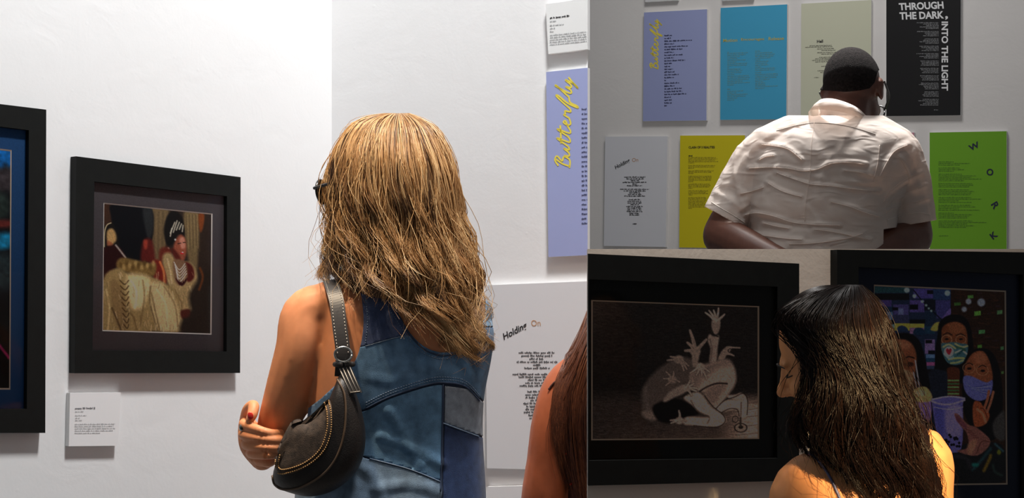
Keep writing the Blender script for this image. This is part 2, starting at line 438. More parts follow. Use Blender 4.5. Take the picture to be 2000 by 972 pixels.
for y, a_, b_ in ((346.5, 1219, 1260.5), (350, 1223.5, 1257.5), (353.3, 1232, 1248), (356.7, 1216, 1264), (360, 1235, 1245), (363.4, 1224.5, 1254),
                  (370.3, 1211, 1268), (373.5, 1218, 1261), (377, 1229, 1250.5), (380.2, 1226.5, 1253), (383.5, 1219, 1260),
                  (390.5, 1228, 1251.5), (393.7, 1225.5, 1252.5), (397, 1225.5, 1253), (400.4, 1231, 1248), (403.8, 1223, 1255.5), (407, 1225, 1252.5), (410.4, 1225, 1253), (413.6, 1224, 1254.5), (417, 1229, 1249), (420.4, 1229.5, 1248.5), (438, 1235.5, 1243.5)):
    LL.append((a_, b_, y))
lines_on('poem_text', W_P, T, o, LL, 2.6, INK, 15, 0.0, 0.85)
o = board('poem_board', W_P, [(1328.4, 264.6), (1455, 264), (1453.5, 485), (1326.5, 483)], T, (222, 208, 34), 'yellow board titled CLASH OF 3 REALITIES at the man\'s left elbow', 'poster', G_B)
text_on('title_word', W_P, T, o, 'CLASH OF 3 REALITIES', (1345, 290), (1396, 289.6), (0, -4.6), INK, 0.03)
lines_on('byline', W_P, T, o, [(1344.5, 1352.5, 305)], 2.6, INK, 23, 0.0, 0.9)
LL = []; y = 308.0
for n, w in ((5, 61), (3, 54), (3, 50), (5, 48), (4, 44), (4, 40), (9, 36)):
    for k in range(n):
        LL.append((1344.5, 1344.5 + w * (0.2 if k == n - 1 else rb.uniform(0.86, 1.0)), y)); y += 2.65
    y += 2.4
lines_on('poem_text', W_P, T, o, LL, 1.9, INK_DY, 16, 0.0)
o = board('poem_board', W_P, [(1645, 262.5), (1785.5, 258.7), (1784.5, 486), (1645, 486)], T, (214, 148, 166), 'pink board mostly hidden behind the man\'s right shoulder', 'poster', G_B)
c = catmull([(1767.5, 259.6), (1770, 268), (1770.5, 276), (1766, 290), (1758, 300)], 6)
vv = []; ff = []
for i, p in enumerate(c):
    vv += [W_P.at(p[0] - 0.9, p[1], T + .0006), W_P.at(p[0] + 0.9, p[1], T + .0006)]
    if i: ff.append((2 * i - 2, 2 * i - 1, 2 * i + 1, 2 * i))
part('drawn_line', vv, ff, INK_NAVY, o)
o = board('poem_board', W_P, [(1815.7, 258.7), (1966, 256), (1966, 490), (1816, 490)], T, (116, 176, 42), 'green board with scattered letters spelling WORK', 'poster', G_B)
for ch, cx_, cy_, ang, w, hh in (('W', 1902.5, 285.5, 25, 21, 12), ('O', 1933.5, 336, -12, 13.5, 13.5), ('R', 1944, 401, -58, 12, 14), ('K', 1941, 459, 38, 13, 13)):
    a_ = math.radians(ang); r = np.array((math.cos(a_), -math.sin(a_))); u_ = np.array((-math.sin(a_), -math.cos(a_)))
    p0 = np.array((cx_, cy_)) - r * w / 2 - u_ * hh / 2
    text_on('letter', W_P, T, o, ch, p0, p0 + r * w, u_ * hh, INK_DNAVY, 0.03)
LL = []; y = 316.5
for ws in ((30, 62, 42), (42, 50, 30), (46, 74, 64, 84, 50), (66, 68, 60), (60, 70, 64, 62), (64, 84, 40, 66), (64, 72, 40, 80), (30, 66, 60, 56), (66, 94, 56, 70, 54)):
    for w in ws: LL.append((1833, 1833 + w, y)); y += 3.15
    y += 2.6
LL.append((1834, 1852, 461))
lines_on('poem_text', W_P, T, o, LL, 2.1, INK_DG, 17, 0.0)
o = board('wall_label', W_P, [(1260, -48), (1325, -52), (1324, 0.5), (1260, 4)], T, (226, 228, 230), 'white card cut off at the top edge above the lavender board on the far wall', 'label card')
o = board('wall_label', W_P, [(1410, -54), (1472, -57), (1471, -1), (1410, 1.5)], T, (200, 205, 212), 'pale card cut off at the top edge above the bright blue board', 'label card')
# ------------------------------------------------------------------ picture painter (flat prints inside the frames)
class Canvas:
    def __init__(s, quad, W, H, base):
        s.q = [np.array(p, float) for p in quad]; s.W, s.H = W, H
        s.a = np.zeros((H, W, 3)); s.a[:] = base
        u, v = np.meshgrid(np.linspace(0, 1, W), np.linspace(0, 1, H))
        TL, TR, BR, BL = s.q
        s.u, s.v = u, v
        s.x = (1 - v) * ((1 - u) * TL[0] + u * TR[0]) + v * ((1 - u) * BL[0] + u * BR[0])
        s.y = (1 - v) * ((1 - u) * TL[1] + u * TR[1]) + v * ((1 - u) * BL[1] + u * BR[1])
        s.rng = np.random.default_rng(5)
    def mix(s, al, col):
        col = np.array(col, float)
        s.a += np.clip(al, 0, 1)[..., None] * (col - s.a)
    def poly(s, pts, col, soft=0.8, al=1.0, smooth=True):
        if smooth: pts = catmull(pts, 4, True)
        pts = np.asarray(pts)
        m = (s.x > pts[:, 0].min() - 4 - soft) & (s.x < pts[:, 0].max() + 4 + soft) & (s.y > pts[:, 1].min() - 4 - soft) & (s.y < pts[:, 1].max() + 4 + soft)
        d = np.full(s.x.shape, 99.0); 
        if not m.any(): return
        d[m] = poly_sdf(s.x[m], s.y[m], pts)
        s.mix(al * np.clip(0.5 - d / (2 * soft), 0, 1), col)
    def rect(s, x0, y0, x1, y1, col, soft=0.5, al=1.0):
        s.poly([(x0, y0), (x1, y0), (x1, y1), (x0, y1)], col, soft, al, False)
    def ell(s, cx, cy, rx, ry, col, soft=0.8, al=1.0, rot=0.0, ring=None):
        c, sn = math.cos(rot), math.sin(rot)
        dx, dy = s.x - cx, s.y - cy
        p, q = (dx * c + dy * sn) / rx, (-dx * sn + dy * c) / ry
        d = (np.sqrt(p * p + q * q) - 1) * min(rx, ry)
        if ring: d = np.abs(d) - ring
        s.mix(al * np.clip(0.5 - d / (2 * soft), 0, 1), col)
    def line(s, pts, w, col, soft=0.6, al=1.0, smooth=True):
        ww = None
        if smooth and len(pts) > 2: c = catmull(pts, 5)
        else: c = np.asarray(pts, float)
        if isinstance(w, (tuple, list)): ww = np.linspace(w[0], w[1], len(c)) / 2
        else: ww = np.full(len(c), w / 2)
        m = (s.x > c[:, 0].min() - 6 - ww.max()) & (s.x < c[:, 0].max() + 6 + ww.max()) & (s.y > c[:, 1].min() - 6 - ww.max()) & (s.y < c[:, 1].max() + 6 + ww.max())
        if not m.any(): return
        d = np.full(s.x.shape, 99.0); d[m] = line_dist(s.x[m], s.y[m], c, ww)
        s.mix(al * np.clip(0.5 - d / (2 * soft), 0, 1), col)
    def grad(s, col, field, al=1.0): s.mix(al * field, col)
    def grain(s, amt, kx=1, ky=1):
        n = s.rng.standard_normal((s.H, s.W))
        for ax, k in ((1, kx), (0, ky)):
            if k > 1:
                ker = np.ones(k) / k
                n = np.apply_along_axis(lambda r: np.convolve(r, ker, 'same'), ax, n)
        n /= n.std() + 1e-9
        s.a *= (1 + amt * n)[..., None]
    def colors(s, gain):
        c = np.clip(s.a, 0, 255) / 255.0
        c = np.where(c <= 0.04045, c / 12.92, ((c + 0.055) / 1.055) ** 2.4)
        return np.clip(c * gain, 0, 0.95).reshape(-1, 3)

M_ART = attr_mat('printed_picture', 0.7, 0.15)
M_FRAME = mat('black_wood_frame', (13, 15, 14), 0.6, spec=0.22, noise=0.2, nscale=50)
M_GLASS = glass_mat()

def picture_frame(label, wall, outer, sight, art, depth, mat_color, bevel_color, canvas, gain, cat='picture', back_dir=None):
    out = [wall.at(x, y, depth) for x, y in outer]; sig = [wall.at(x, y, depth) for x, y in sight]
    N = wall.N
    if back_dir is not None: N = back_dir
    B = N
    root = empty('picture_frame', out[3] - N * depth); tag(root, label, cat, 'black framed pictures')
    for i in range(4):
        j = (i + 1) % 4
        fr = [out[i], out[j], sig[j], sig[i]]; bk = [p - B * (depth - 0.001) for p in fr]
        part('rail', fr + bk, [(0, 3, 2, 1), (4, 5, 6, 7), (0, 1, 5, 4), (1, 2, 6, 5), (2, 3, 7, 6), (3, 0, 4, 7)], M_FRAME, root)
    md = depth * 0.45
    mo = [p - N * (depth - md) for p in sig]
    cen = sum(mo, Vector()) / 4
    mo = [cen + (p - cen) * (1.03 if back_dir is None else 1.002) for p in mo]
    ai = [wall.at(x, y, md) for x, y in art]
    ac = sum(ai, Vector()) / 4
    bo = [p + (p - ac).normalized() * 0.0038 for p in ai]
    mm = mat('mat_board_%d_%d_%d' % mat_color, mat_color, 0.85, spec=0.2, noise=0.1, nscale=300)
    back = [p - N * 0.0015 for p in ai]
    part('mat_board', mo + bo, [(i, i + 4, (i + 1) % 4 + 4, (i + 1) % 4) for i in range(4)], mm, root)
    bm_ = mat('mat_bevel_%d' % bevel_color[0], bevel_color, 0.7)
    part('mat_bevel', bo + back, [(i, i + 4, (i + 1) % 4 + 4, (i + 1) % 4) for i in range(4)], bm_, root)
    W_, H_ = canvas.W, canvas.H
    TL, TR, BR, BL = [np.array(p - N * 0.0016) for p in ai]
    u, v_ = canvas.u[..., None], canvas.v[..., None]
    V = ((1 - v_) * ((1 - u) * TL + u * TR) + v_ * ((1 - u) * BL + u * BR)).reshape(-1, 3)
    idx = np.arange(W_ * H_).reshape(H_, W_)
    Q = np.stack([idx[:-1, :-1], idx[1:, :-1], idx[1:, 1:], idx[:-1, 1:]], -1).reshape(-1, 4)
    fast_mesh('artwork', V, Q, M_ART, root, canvas.colors(gain), True)
    gl = [p - N * (depth * 0.38) for p in sig]; gb = [p - N * 0.002 for p in gl]
    part('glass_pane', gl + gb, [(0, 3, 2, 1), (4, 5, 6, 7), (0, 1, 5, 4), (1, 2, 6, 5), (2, 3, 7, 6), (3, 0, 4, 7)], M_GLASS, root)
    return root

# --- picture at the left edge (only its right margin is in view)
q = [(-262, 262), (21, 295.5), (18.6, 757.5), (-262, 757.5)]
C = Canvas(q, 110, 200, (24, 26, 30))
C.poly([(-270, 250), (30, 280), (30, 335), (8, 318), (-20, 330), (-270, 300)], (20, 110, 190), 6)
C.poly([(-40, 335), (30, 330), (30, 372), (-40, 362)], (64, 58, 62), 6)
C.poly([(-40, 372), (10, 380), (15, 420), (-40, 430)], (48, 62, 58), 6)
C.poly([(-60, 432), (30, 430), (30, 442), (-60, 446)], (120, 50, 45), 4)
C.poly([(-30, 462), (22, 455), (24, 482), (-30, 486)], (30, 150, 200), 5)
C.poly([(-40, 500), (20, 500), (20, 560), (-40, 560)], (52, 68, 72), 10)
C.poly([(-40, 600), (30, 605), (30, 760), (-40, 760)], (22, 20, 20), 8)
C.line([(-30, 640), (0, 676), (19, 699)], 5, (190, 50, 110), 1)
C.line([(-90, 600), (-30, 640)], 5, (190, 50, 110), 1)
C.ell(-130, 480, 70, 110, (70, 90, 110), 20)
C.grain(0.1, 3, 3)
picture_frame('large black frame with blue mat, cut off by the left edge', W_L,
    [(-330, 163), (90.4, 214), (88.5, 845), (-330, 845)], [(-295, 210), (56.5, 254), (52.5, 798), (-295, 801)], q, 0.022, (36, 78, 128), (225, 205, 185), C, 1.0)

# --- painting of two women
q = [(204.3, 398), (413.3, 418.8), (411.5, 651), (202, 644)]
C = Canvas(q, 230, 270, (46, 36, 30))
k = lambda *p: [(190 + x / 3.35, 380 + y / 3.35) for x, y in p]
C.poly(k((350, 60), (460, 90), (440, 330), (400, 480), (340, 480), (350, 260)), (104, 88, 62), 3)
C.poly(k((560, 120), (660, 120), (660, 330), (640, 560), (590, 420)), (112, 96, 66), 3)
for i in range(9):
    x = 575 + i * 11; C.line(k((x, 130), (x + 6, 330 + 20 * (i % 3))), 1.5, (150, 130, 92) if i % 2 else (84, 70, 50), 0.8, 0.6)
for i in range(6):
    x = 365 + i * 14; C.line(k((x, 110), (x - 4, 380)), 1.6, (128, 108, 76) if i % 2 else (80, 66, 48), 0.8, 0.5)
C.poly(k((660, 130), (700, 130), (690, 220), (670, 240)), (120, 62, 30), 2)
C.poly(k((40, 60), (110, 60), (110, 220), (40, 200)), (58, 38, 28), 3)
C.poly(k((100, 60), (330, 80), (360, 200), (340, 330), (290, 420), (200, 420), (150, 360), (110, 240), (90, 140)), (13, 14, 18), 2)
C.poly(k((290, 90), (350, 100), (355, 230), (330, 290), (310, 240)), (44, 48, 50), 2.5, 0.8)
C.poly(k((45, 220), (90, 180), (130, 250), (140, 330), (110, 340), (60, 350), (45, 300)), (24, 20, 18), 2)
C.poly(k((66, 240), (95, 220), (118, 250), (122, 300), (85, 330), (66, 300)), (172, 140, 90), 2)
C.poly(k((70, 300), (100, 320), (90, 345), (66, 330)), (150, 90, 60), 2)
C.line(k((48, 340), (50, 250), (64, 200), (90, 184)), 1.8, (190, 175, 140), 0.6)
C.poly(k((45, 360), (110, 330), (150, 350), (180, 410), (140, 450), (60, 540), (45, 520)), (40, 14, 14), 2)
C.line(k((120, 330), (150, 370), (180, 410)), 3.2, (190, 185, 175), 1.2, 0.8)
C.poly(k((300, 290), (350, 300), (370, 440), (340, 440), (280, 430), (280, 360)), (86, 28, 24), 3)
C.poly(k((296, 300), (320, 300), (318, 350), (300, 350)), (150, 60, 45), 2)
C.poly(k((430, 200), (460, 120), (510, 108), (550, 150), (565, 230), (560, 280), (520, 260), (490, 320), (450, 330), (430, 270)), (22, 20, 20), 2)
for x0, y0, x1, y1 in ((470, 250, 500, 180), (490, 245, 515, 170), (510, 230, 530, 180), (530, 225, 545, 190), (470, 270, 480, 220), (550, 240, 555, 200)):
    C.line(k((x0, y0), (x1, y1)), 2.4, (200, 196, 176), 0.8, 0.85)
C.poly(k((510, 290), (540, 260), (570, 290), (578, 370), (560, 430), (530, 440), (500, 400), (490, 350)), (142, 78, 58), 2.2)
C.poly(k((530, 290), (560, 280), (570, 340), (545, 350)), (190, 130, 110), 2)
C.poly(k((480, 350), (510, 370), (540, 420), (540, 480), (500, 440)), (82, 30, 24), 2.2)
C.ell(*k((548, 382))[0], 3.2, 2.0, (190, 40, 50), 0.7); C.line(k((520, 320), (540, 316)), 1.6, (30, 16, 14), 0.5); C.line(k((556, 312), (570, 312)), 1.6, (30, 16, 14), 0.5)
C.ell(*k((552, 376))[0], 1.8, 1.0, (235, 225, 220), 0.5)
C.ell(*k((456, 352))[0], 2.4, 2.4, (235, 230, 220), 0.7); C.ell(*k((503, 293))[0], 1.8, 1.8, (225, 225, 220), 0.7)
C.poly(k((400, 360), (450, 340), (480, 380), (430, 430), (400, 440)), (96, 38, 28), 3)
C.poly(k((420, 400), (470, 380), (520, 440), (600, 440), (650, 520), (655, 640), (640, 740), (540, 760), (470, 620), (430, 520)), (158, 138, 96), 3)
C.poly(k((570, 440), (620, 470), (630, 540), (590, 570), (560, 510)), (80, 26, 22), 2)
C.poly(k((490, 430), (570, 440), (585, 540), (540, 590), (500, 560)), (120, 92, 68), 2)
for i in range(5): C.line(k((495 + i * 4, 440 + i * 16), (530, 490 + i * 20), (568 + i * 3, 450 + i * 16)), 1.5, (225, 222, 205), 0.5, 0.9)
C.poly(k((505, 545), (540, 570), (585, 545), (560, 590), (530, 590)), (50, 16, 18), 1.5)
C.poly(k((350, 440), (400, 430), (440, 520), (440, 590), (400, 580), (360, 540)), (110, 34, 26), 2.5)
C.line(k((402, 440), (425, 500), (432, 585)), 4.2, (200, 112, 66), 1.2)
C.poly(k((130, 430), (180, 412), (330, 450), (376, 450), (370, 520), (330, 530), (200, 510), (130, 480)), (122, 98, 54), 2.5)
for i in range(12): C.ell(*k((150 + i * 19, 462 + 16 * math.sin(i * 2.1)))[0], 3.2, 5.5, (172, 146, 92) if i % 2 else (92, 70, 36), 1.6, 0.8)
C.poly(k((40, 560), (130, 480), (200, 515), (340, 535), (440, 580), (520, 640), (550, 760), (545, 890), (380, 890), (40, 885)), (148, 128, 84), 2.5)
C.poly(k((190, 530), (330, 540), (330, 640), (280, 740), (210, 720)), (222, 204, 152), 6, 0.9)
C.poly(k((340, 590), (420, 580), (500, 680), (540, 800), (530, 885), (400, 885), (345, 740)), (200, 182, 136), 4, 0.9)
C.poly(k((90, 560), (150, 600), (180, 720), (190, 880), (140, 880), (100, 760)), (128, 106, 70), 3, 0.8)
C.line(k((95, 740), (120, 800), (150, 880)), 3, (60, 44, 28), 1.5, 0.7); C.line(k((340, 600), (335, 700), (360, 800), (380, 885)), 2.5, (92, 74, 46), 1.4, 0.8)
for i in range(9):
    y = 560 + i * 36; C.line(k((145 + i * 3, y), (175 + i * 2, y + 26), (200, y)), 2.2, (66, 48, 28), 0.8, 0.85)
rr = random.Random(3)
for pts, w_, c_ in (((( 60, 620), (80, 740), (70, 880)), 5, (206, 188, 138)), (((215, 560), (250, 640), (240, 740)), 7, (236, 220, 172)), (((290, 560), (300, 680), (270, 860)), 4, (112, 92, 58)),
                    (((380, 620), (440, 720), (450, 870)), 6, (224, 206, 160)), (((430, 600), (500, 720), (520, 860)), 4, (128, 106, 68)), (((345, 640), (370, 760), (400, 880)), 4, (108, 88, 54)),
                    (((600, 600), (630, 680), (610, 740)), 5, (206, 190, 146)), (((500, 620), (540, 700), (545, 760)), 4, (120, 98, 64)), (((180, 740), (230, 800), (250, 880)), 5, (104, 84, 50)), (((450, 420), (470, 500), (480, 580)), 5, (206, 190, 150))):
    C.line(k(*pts), w_ / 1.6, c_, 1.4, 0.75)
for i in range(150):
    x = rr.uniform(45, 640); y = rr.uniform(500, 885)
    if (x > 540 and y > 750) or (x < 130 and y < 560): continue
    C.line(k((x, y), (x + rr.uniform(-10, 12), y + rr.uniform(20, 50))), rr.uniform(0.7, 1.7), rr.choice([(212, 196, 150), (110, 90, 56), (168, 150, 106), (226, 214, 176)]), 0.6, 0.45)
C.poly(k((540, 760), (600, 750), (600, 800), (550, 810)), (78, 34, 26), 2)
C.poly(k((600, 640), (745, 500), (745, 900), (545, 900), (550, 820), (610, 780)), (40, 32, 26), 5)
C.line(k((670, 480), (690, 540), (665, 620)), 4, (120, 62, 26), 2, 0.8)
C.grain(0.04, 2, 3)
picture_frame('black framed painting of two women in gold dresses, left of the blonde woman', W_L,
    [(149, 305), (470, 345.7), (469, 728), (146, 728.5)], [(184.3, 354.4), (443.5, 382.8), (442.8, 686), (180.7, 684)], q, 0.022, (88, 83, 87), (248, 244, 238), C, 1.9)

# --- charcoal drawing
q = [(1157.7, 588), (1480, 599.8), (1480, 854.5), (1157.7, 857)]
C = Canvas(q, 350, 290, (30, 26, 24))
k = lambda *p: [(1240 + x / 3.6, 590 + y / 3.6) for x, y in p]
fx = (C.x - 1157) / 323; fy = (C.y - 590) / 267
C.grad((56, 48, 44), np.clip((fy - 0.62) * 8, 0, 1) * 0.9)
C.grad((84, 72, 64), np.clip((fy - 0.8) * 5, 0, 1) * np.clip(fx * 1.4, 0, 1))
C.grad((176, 152, 134), np.clip((fy - 0.66) * 9, 0, 1) * np.clip((fx - 0.74) * 5, 0, 1))
C.grad((58, 50, 46), np.clip((0.3 - fx) * 3, 0, 1) * np.clip((0.5 - fy) * 2.2, 0, 1) * 0.6)
C.grain(0.10, 9, 1)
for i, y in enumerate((660, 700, 742, 790, 850, 905)): C.line(k((700, y + 30), (865, y - 6 + 4 * i)), 1.3, (66, 56, 50), 0.6, 0.6)
C.poly(k((40, 620), (90, 530), (190, 440), (300, 385), (420, 420), (400, 540), (330, 610), (230, 660), (180, 720), (120, 800), (50, 800), (38, 720)), (82, 72, 66), 4)
C.poly(k((40, 770), (110, 760), (150, 790), (130, 830), (60, 815)), (120, 106, 96), 3)
C.line(k((60, 600), (70, 690), (80, 760)), 6, (110, 98, 90), 3, 0.5)
C.poly(k((370, 520), (430, 460), (540, 420), (640, 402), (690, 450), (707, 530), (692, 590), (640, 660), (570, 745), (520, 720), (470, 640), (400, 610)), (164, 143, 128), 3)
C.poly(k((380, 510), (450, 455), (560, 418), (640, 404), (660, 430), (560, 470), (470, 540), (410, 600)), (108, 94, 86), 7, 0.85)
C.poly(k((470, 650), (520, 595), (600, 572), (640, 580), (600, 640), (540, 720)), (120, 104, 94), 5, 0.9)
C.line(k((440, 628), (500, 592), (570, 570), (640, 572)), 3, (34, 28, 26), 1.2)
C.poly(k((565, 745), (630, 690), (720, 685), (760, 668), (790, 690), (786, 800), (735, 805), (720, 752), (640, 765), (590, 772)), (182, 160, 142), 2)
C.poly(k((640, 655), (700, 650), (745, 636), (780, 672), (735, 690), (660, 676)), (172, 150, 134), 1.6)
C.line(k((560, 748), (620, 690), (690, 668), (760, 640), (790, 690), (786, 790)), 1.8, (40, 34, 30), 0.8)
C.line(k((600, 775), (660, 748), (715, 755), (728, 800)), 1.8, (46, 38, 34), 0.8)
C.poly(k((110, 740), (190, 690), (290, 680), (380, 720), (440, 780), (350, 810), (240, 850), (150, 830)), (16, 13, 12), 2.5)
C.poly(k((330, 670), (420, 630), (470, 660), (520, 730), (620, 800), (632, 840), (560, 876), (400, 866), (330, 855), (350, 806), (510, 808), (440, 770), (380, 715)), (180, 158, 140), 2)
C.line(k((380, 690), (430, 770), (510, 805), (500, 850)), 2.2, (70, 60, 54), 1.2, 0.8); C.line(k((480, 660), (540, 735), (610, 790), (625, 840), (560, 878), (400, 868)), 1.8, (40, 34, 30), 0.8)
def dhand(palm, r, tips, col, w=(12, 7)):
    for tpt in tips:
        mid = ((palm[0] + tpt[0]) / 2 + 4, (palm[1] + tpt[1]) / 2 - 3)
        C.line(k(palm, mid, tpt), (w[0] / 3.6 * 1.5 + 0.8, w[1] / 3.6 * 1.4 + 0.8), (44, 37, 34), 1.2, 0.7)
    C.ell(*k(palm)[0], r / 3.6 * 0.85, r / 3.6 * 0.75, col, 1.8)
    for tpt in tips:
        mid = ((palm[0] + tpt[0]) / 2 + 4, (palm[1] + tpt[1]) / 2 - 3)
        C.line(k(palm, mid, tpt), (w[0] / 3.6 * 1.3, w[1] / 3.6 * 1.15), col, 0.8); C.line(k((palm[0] + 5, palm[1] + 3), (mid[0] + 5, mid[1] + 3)), 0.8, tuple(c * 0.6 for c in col), 0.6, 0.7)
H1 = (158, 140, 126); H2 = (134, 118, 106)
C.poly(k((512, 225), (545, 240), (582, 235), (572, 320), (562, 412), (512, 418), (520, 330), (500, 270)), (146, 128, 116), 1.8)
C.line(k((516, 260), (530, 330), (520, 410)), 3, (90, 78, 70), 1.4, 0.7)
dhand((560, 140), 36, ((484, 72), (510, 58), (543, 56), (578, 42), (622, 84)), H1, (17, 9))
C.poly(k((528, 150), (590, 150), (575, 215), (545, 220)), H2, 1.5)
C.line(k((520, 195), (545, 228), (575, 240)), 2.5, (40, 34, 30), 1)
dhand((412, 345), 44, ((374, 198), (356, 284), (340, 340), (490, 262)), H2, (24, 14))
C.poly(k((390, 360), (440, 350), (425, 440), (395, 450)), H2, 2)
C.poly(k((575, 400), (600, 345), (640, 310), (680, 316), (660, 350), (690, 372), (640, 368), (618, 402)), H2, 1.4)
C.line(k((640, 316), (690, 318), (733, 320)), 3.0, H2, 0.7); C.ell(*k((662, 340))[0], 4, 3.6, (34, 28, 26), 0.6, ring=0.8)
C.line(k((625, 366), (660, 366), (690, 376)), 2.6, H2, 0.7)
dhand((446, 452), 36, ((374, 498), (418, 514), (458, 518), (494, 540), (516, 492)), H1, (15, 8))
dhand((296, 402), 40, ((214, 408), (236, 382), (330, 480), (352, 470), (366, 448)), H2, (16, 9))
dhand((250, 545), 34, ((188, 536), (205, 488), (258, 486), (202, 586), (300, 560)), H2, (14, 8))
C.poly(k((185, 690), (230, 630), (300, 590), (350, 575), (370, 600), (330, 640), (260, 670), (205, 700)), (140, 124, 112), 2)
dhand((345, 605), 26, ((424, 604), (420, 626), (385, 655), (402, 572), (375, 548)), H1, (15, 9))
dhand((300, 832), 34, ((236, 830), (240, 850), (296, 762), (345, 835)), H1, (15, 9))
C.line(k((744, 705), (738, 838)), 2.6, (92, 80, 72), 1); C.ell(*k((740, 882))[0], 12.5, 8.5, (150, 130, 115), 0.8); C.ell(*k((740, 882))[0], 12.5, 8.5, (40, 34, 30), 0.6, ring=0.9); C.ell(*k((740, 878))[0], 5, 3.4, (40, 34, 30), 0.7)
C.ell(*k((700, 822))[0], 6, 6, (44, 38, 34), 0.6, ring=0.8); C.line(k((738, 815), (738, 870)), 4, (60, 52, 46), 0.8)
C.grain(0.08, 2, 2)
picture_frame('black framed charcoal drawing of a crouching figure with many hands', W_F,
    [(1148.5, 495), (1561, 514.5), (1561, 938), (1148.5, 948)], [(1151, 545), (1518.5, 559.5), (1518.5, 894.5), (1151, 899)], q, 0.020, (22, 23, 21), (205, 185, 160), C, 3.3, back_dir=Vector((0, -1.09, 0)))

# --- painting of three masked friends with drinks
q = [(1709, 558.5), (1963, 570), (1966, 943), (1710.5, 946)]
C = Canvas(q, 280, 420, (26, 24, 30))
k = lambda *p: [(1700 + x / 4.63, 550 + y / 4.63) for x, y in p]
k2 = lambda *p: [(1740 + x / 4.417, 740 + y / 4.417) for x, y in p]
def R1(x0, y0, x1, y1, c): (a, b), (c2, d2) = k((x0, y0), (x1, y1)); C.rect(a, b, c2, d2, c, 0.6)
R1(30, 40, 720, 700, (38, 48, 74))
for r_ in ((30, 40, 330, 100, (40, 72, 78)), (40, 105, 345, 165, (22, 20, 22)), (80, 165, 190, 225, (82, 66, 128)), (205, 205, 340, 300, (84, 76, 132)), (195, 230, 250, 258, (18, 18, 22)), (250, 240, 296, 295, (118, 126, 172)),
           (60, 225, 195, 272, (30, 54, 82)), (85, 272, 200, 342, (102, 124, 160)), (350, 165, 480, 275, (92, 76, 142)), (350, 205, 425, 250, (16, 16, 20)), (200, 300, 345, 372, (58, 60, 92)), (350, 340, 490, 376, (18, 18, 22)), (100, 345, 215, 385, (22, 22, 28)),
           (120, 385, 215, 420, (120, 170, 178)), (215, 375, 350, 440, (206, 176, 74)), (350, 378, 480, 416, (210, 180, 78)), (350, 416, 480, 470, (150, 110, 150)), (110, 420, 215, 460, (40, 40, 52)), (385, 62, 560, 150, (84, 74, 144)), (505, 75, 580, 110, (20, 20, 30)),
           (560, 62, 715, 160, (46, 66, 106)), (580, 165, 715, 330, (70, 66, 124)), (480, 160, 580, 260, (26, 28, 40)), (490, 270, 590, 400, (34, 48, 72)), (480, 400, 575, 470, (36, 66, 92)), (485, 520, 575, 650, (142, 116, 170)), (490, 525, 550, 556, (18, 18, 24)), (515, 620, 575, 655, (22, 22, 30)),
           (495, 655, 575, 690, (104, 138, 190)), (495, 690, 575, 726, (36, 70, 100)), (500, 726, 575, 760, (196, 96, 150)), (500, 758, 575, 790, (60, 74, 104))):
    R1(*r_)
C.poly(k((240, 440), (250, 405), (285, 395), (325, 415), (330, 445)), (38, 56, 88), 0.8); C.poly(k((385, 470), (400, 420), (450, 416), (480, 440), (480, 480)), (30, 52, 80), 0.8)
C.poly(k((540, 420), (580, 370), (630, 370), (600, 440), (545, 440)), (206, 176, 84), 1)
C.line(k((385, 75), (470, 180), (590, 300), (640, 345)), 2, (22, 22, 30), 0.7)
C.poly(k((640, 330), (715, 240), (715, 300), (660, 330)), (120, 96, 170), 1)
for x, y, r_ in ((325, 75, 24), (392, 128, 17), (462, 178, 13), (497, 212, 11), (543, 262, 10), (520, 240, 9), (688, 102, 25)): C.ell(*k((x, y))[0], r_ / 4.63, r_ / 4.63, (176, 206, 202), 1.2, 0.9)
R1(722, 65, 1225, 1900, (50, 32, 24))
rr = random.Random(11)
for i in range(170):
    x = rr.uniform(730, 1200); y = rr.uniform(80, 800); (a, b), = k((x, y))
    C.rect(a, b, a + rr.uniform(6, 13), b + rr.uniform(1.5, 3), rr.choice([(62, 38, 26), (44, 28, 22), (36, 26, 24), (72, 42, 30), (58, 40, 44)]), 0.6, 0.8)
for x, y, w, h_, c_ in ((780, 200, 60, 28, (70, 110, 50)), (900, 135, 52, 28, (96, 150, 70)), (965, 285, 60, 40, (110, 170, 70)), (1172, 275, 50, 36, (96, 140, 90)), (1005, 452, 58, 34, (90, 150, 90)), (985, 584, 40, 30, (96, 150, 60)), (1195, 600, 30, 30, (90, 140, 90)), (1198, 820, 24, 24, (90, 130, 70))):
    (a, b), = k((x, y)); C.poly([(a - w / 9.3, b - h_ / 11), (a + w / 9.3, b - h_ / 8), (a + w / 9.3, b + h_ / 11), (a - w / 9.3, b + h_ / 8)], c_, 0.6, 1, False)
for x, y, r_ in ((882, 178, 26), (1000, 186, 36), (842, 248, 24)): C.ell(*k((x, y))[0], r_ / 4.63, r_ / 4.63, (170, 180, 200), 1.6, 0.9)
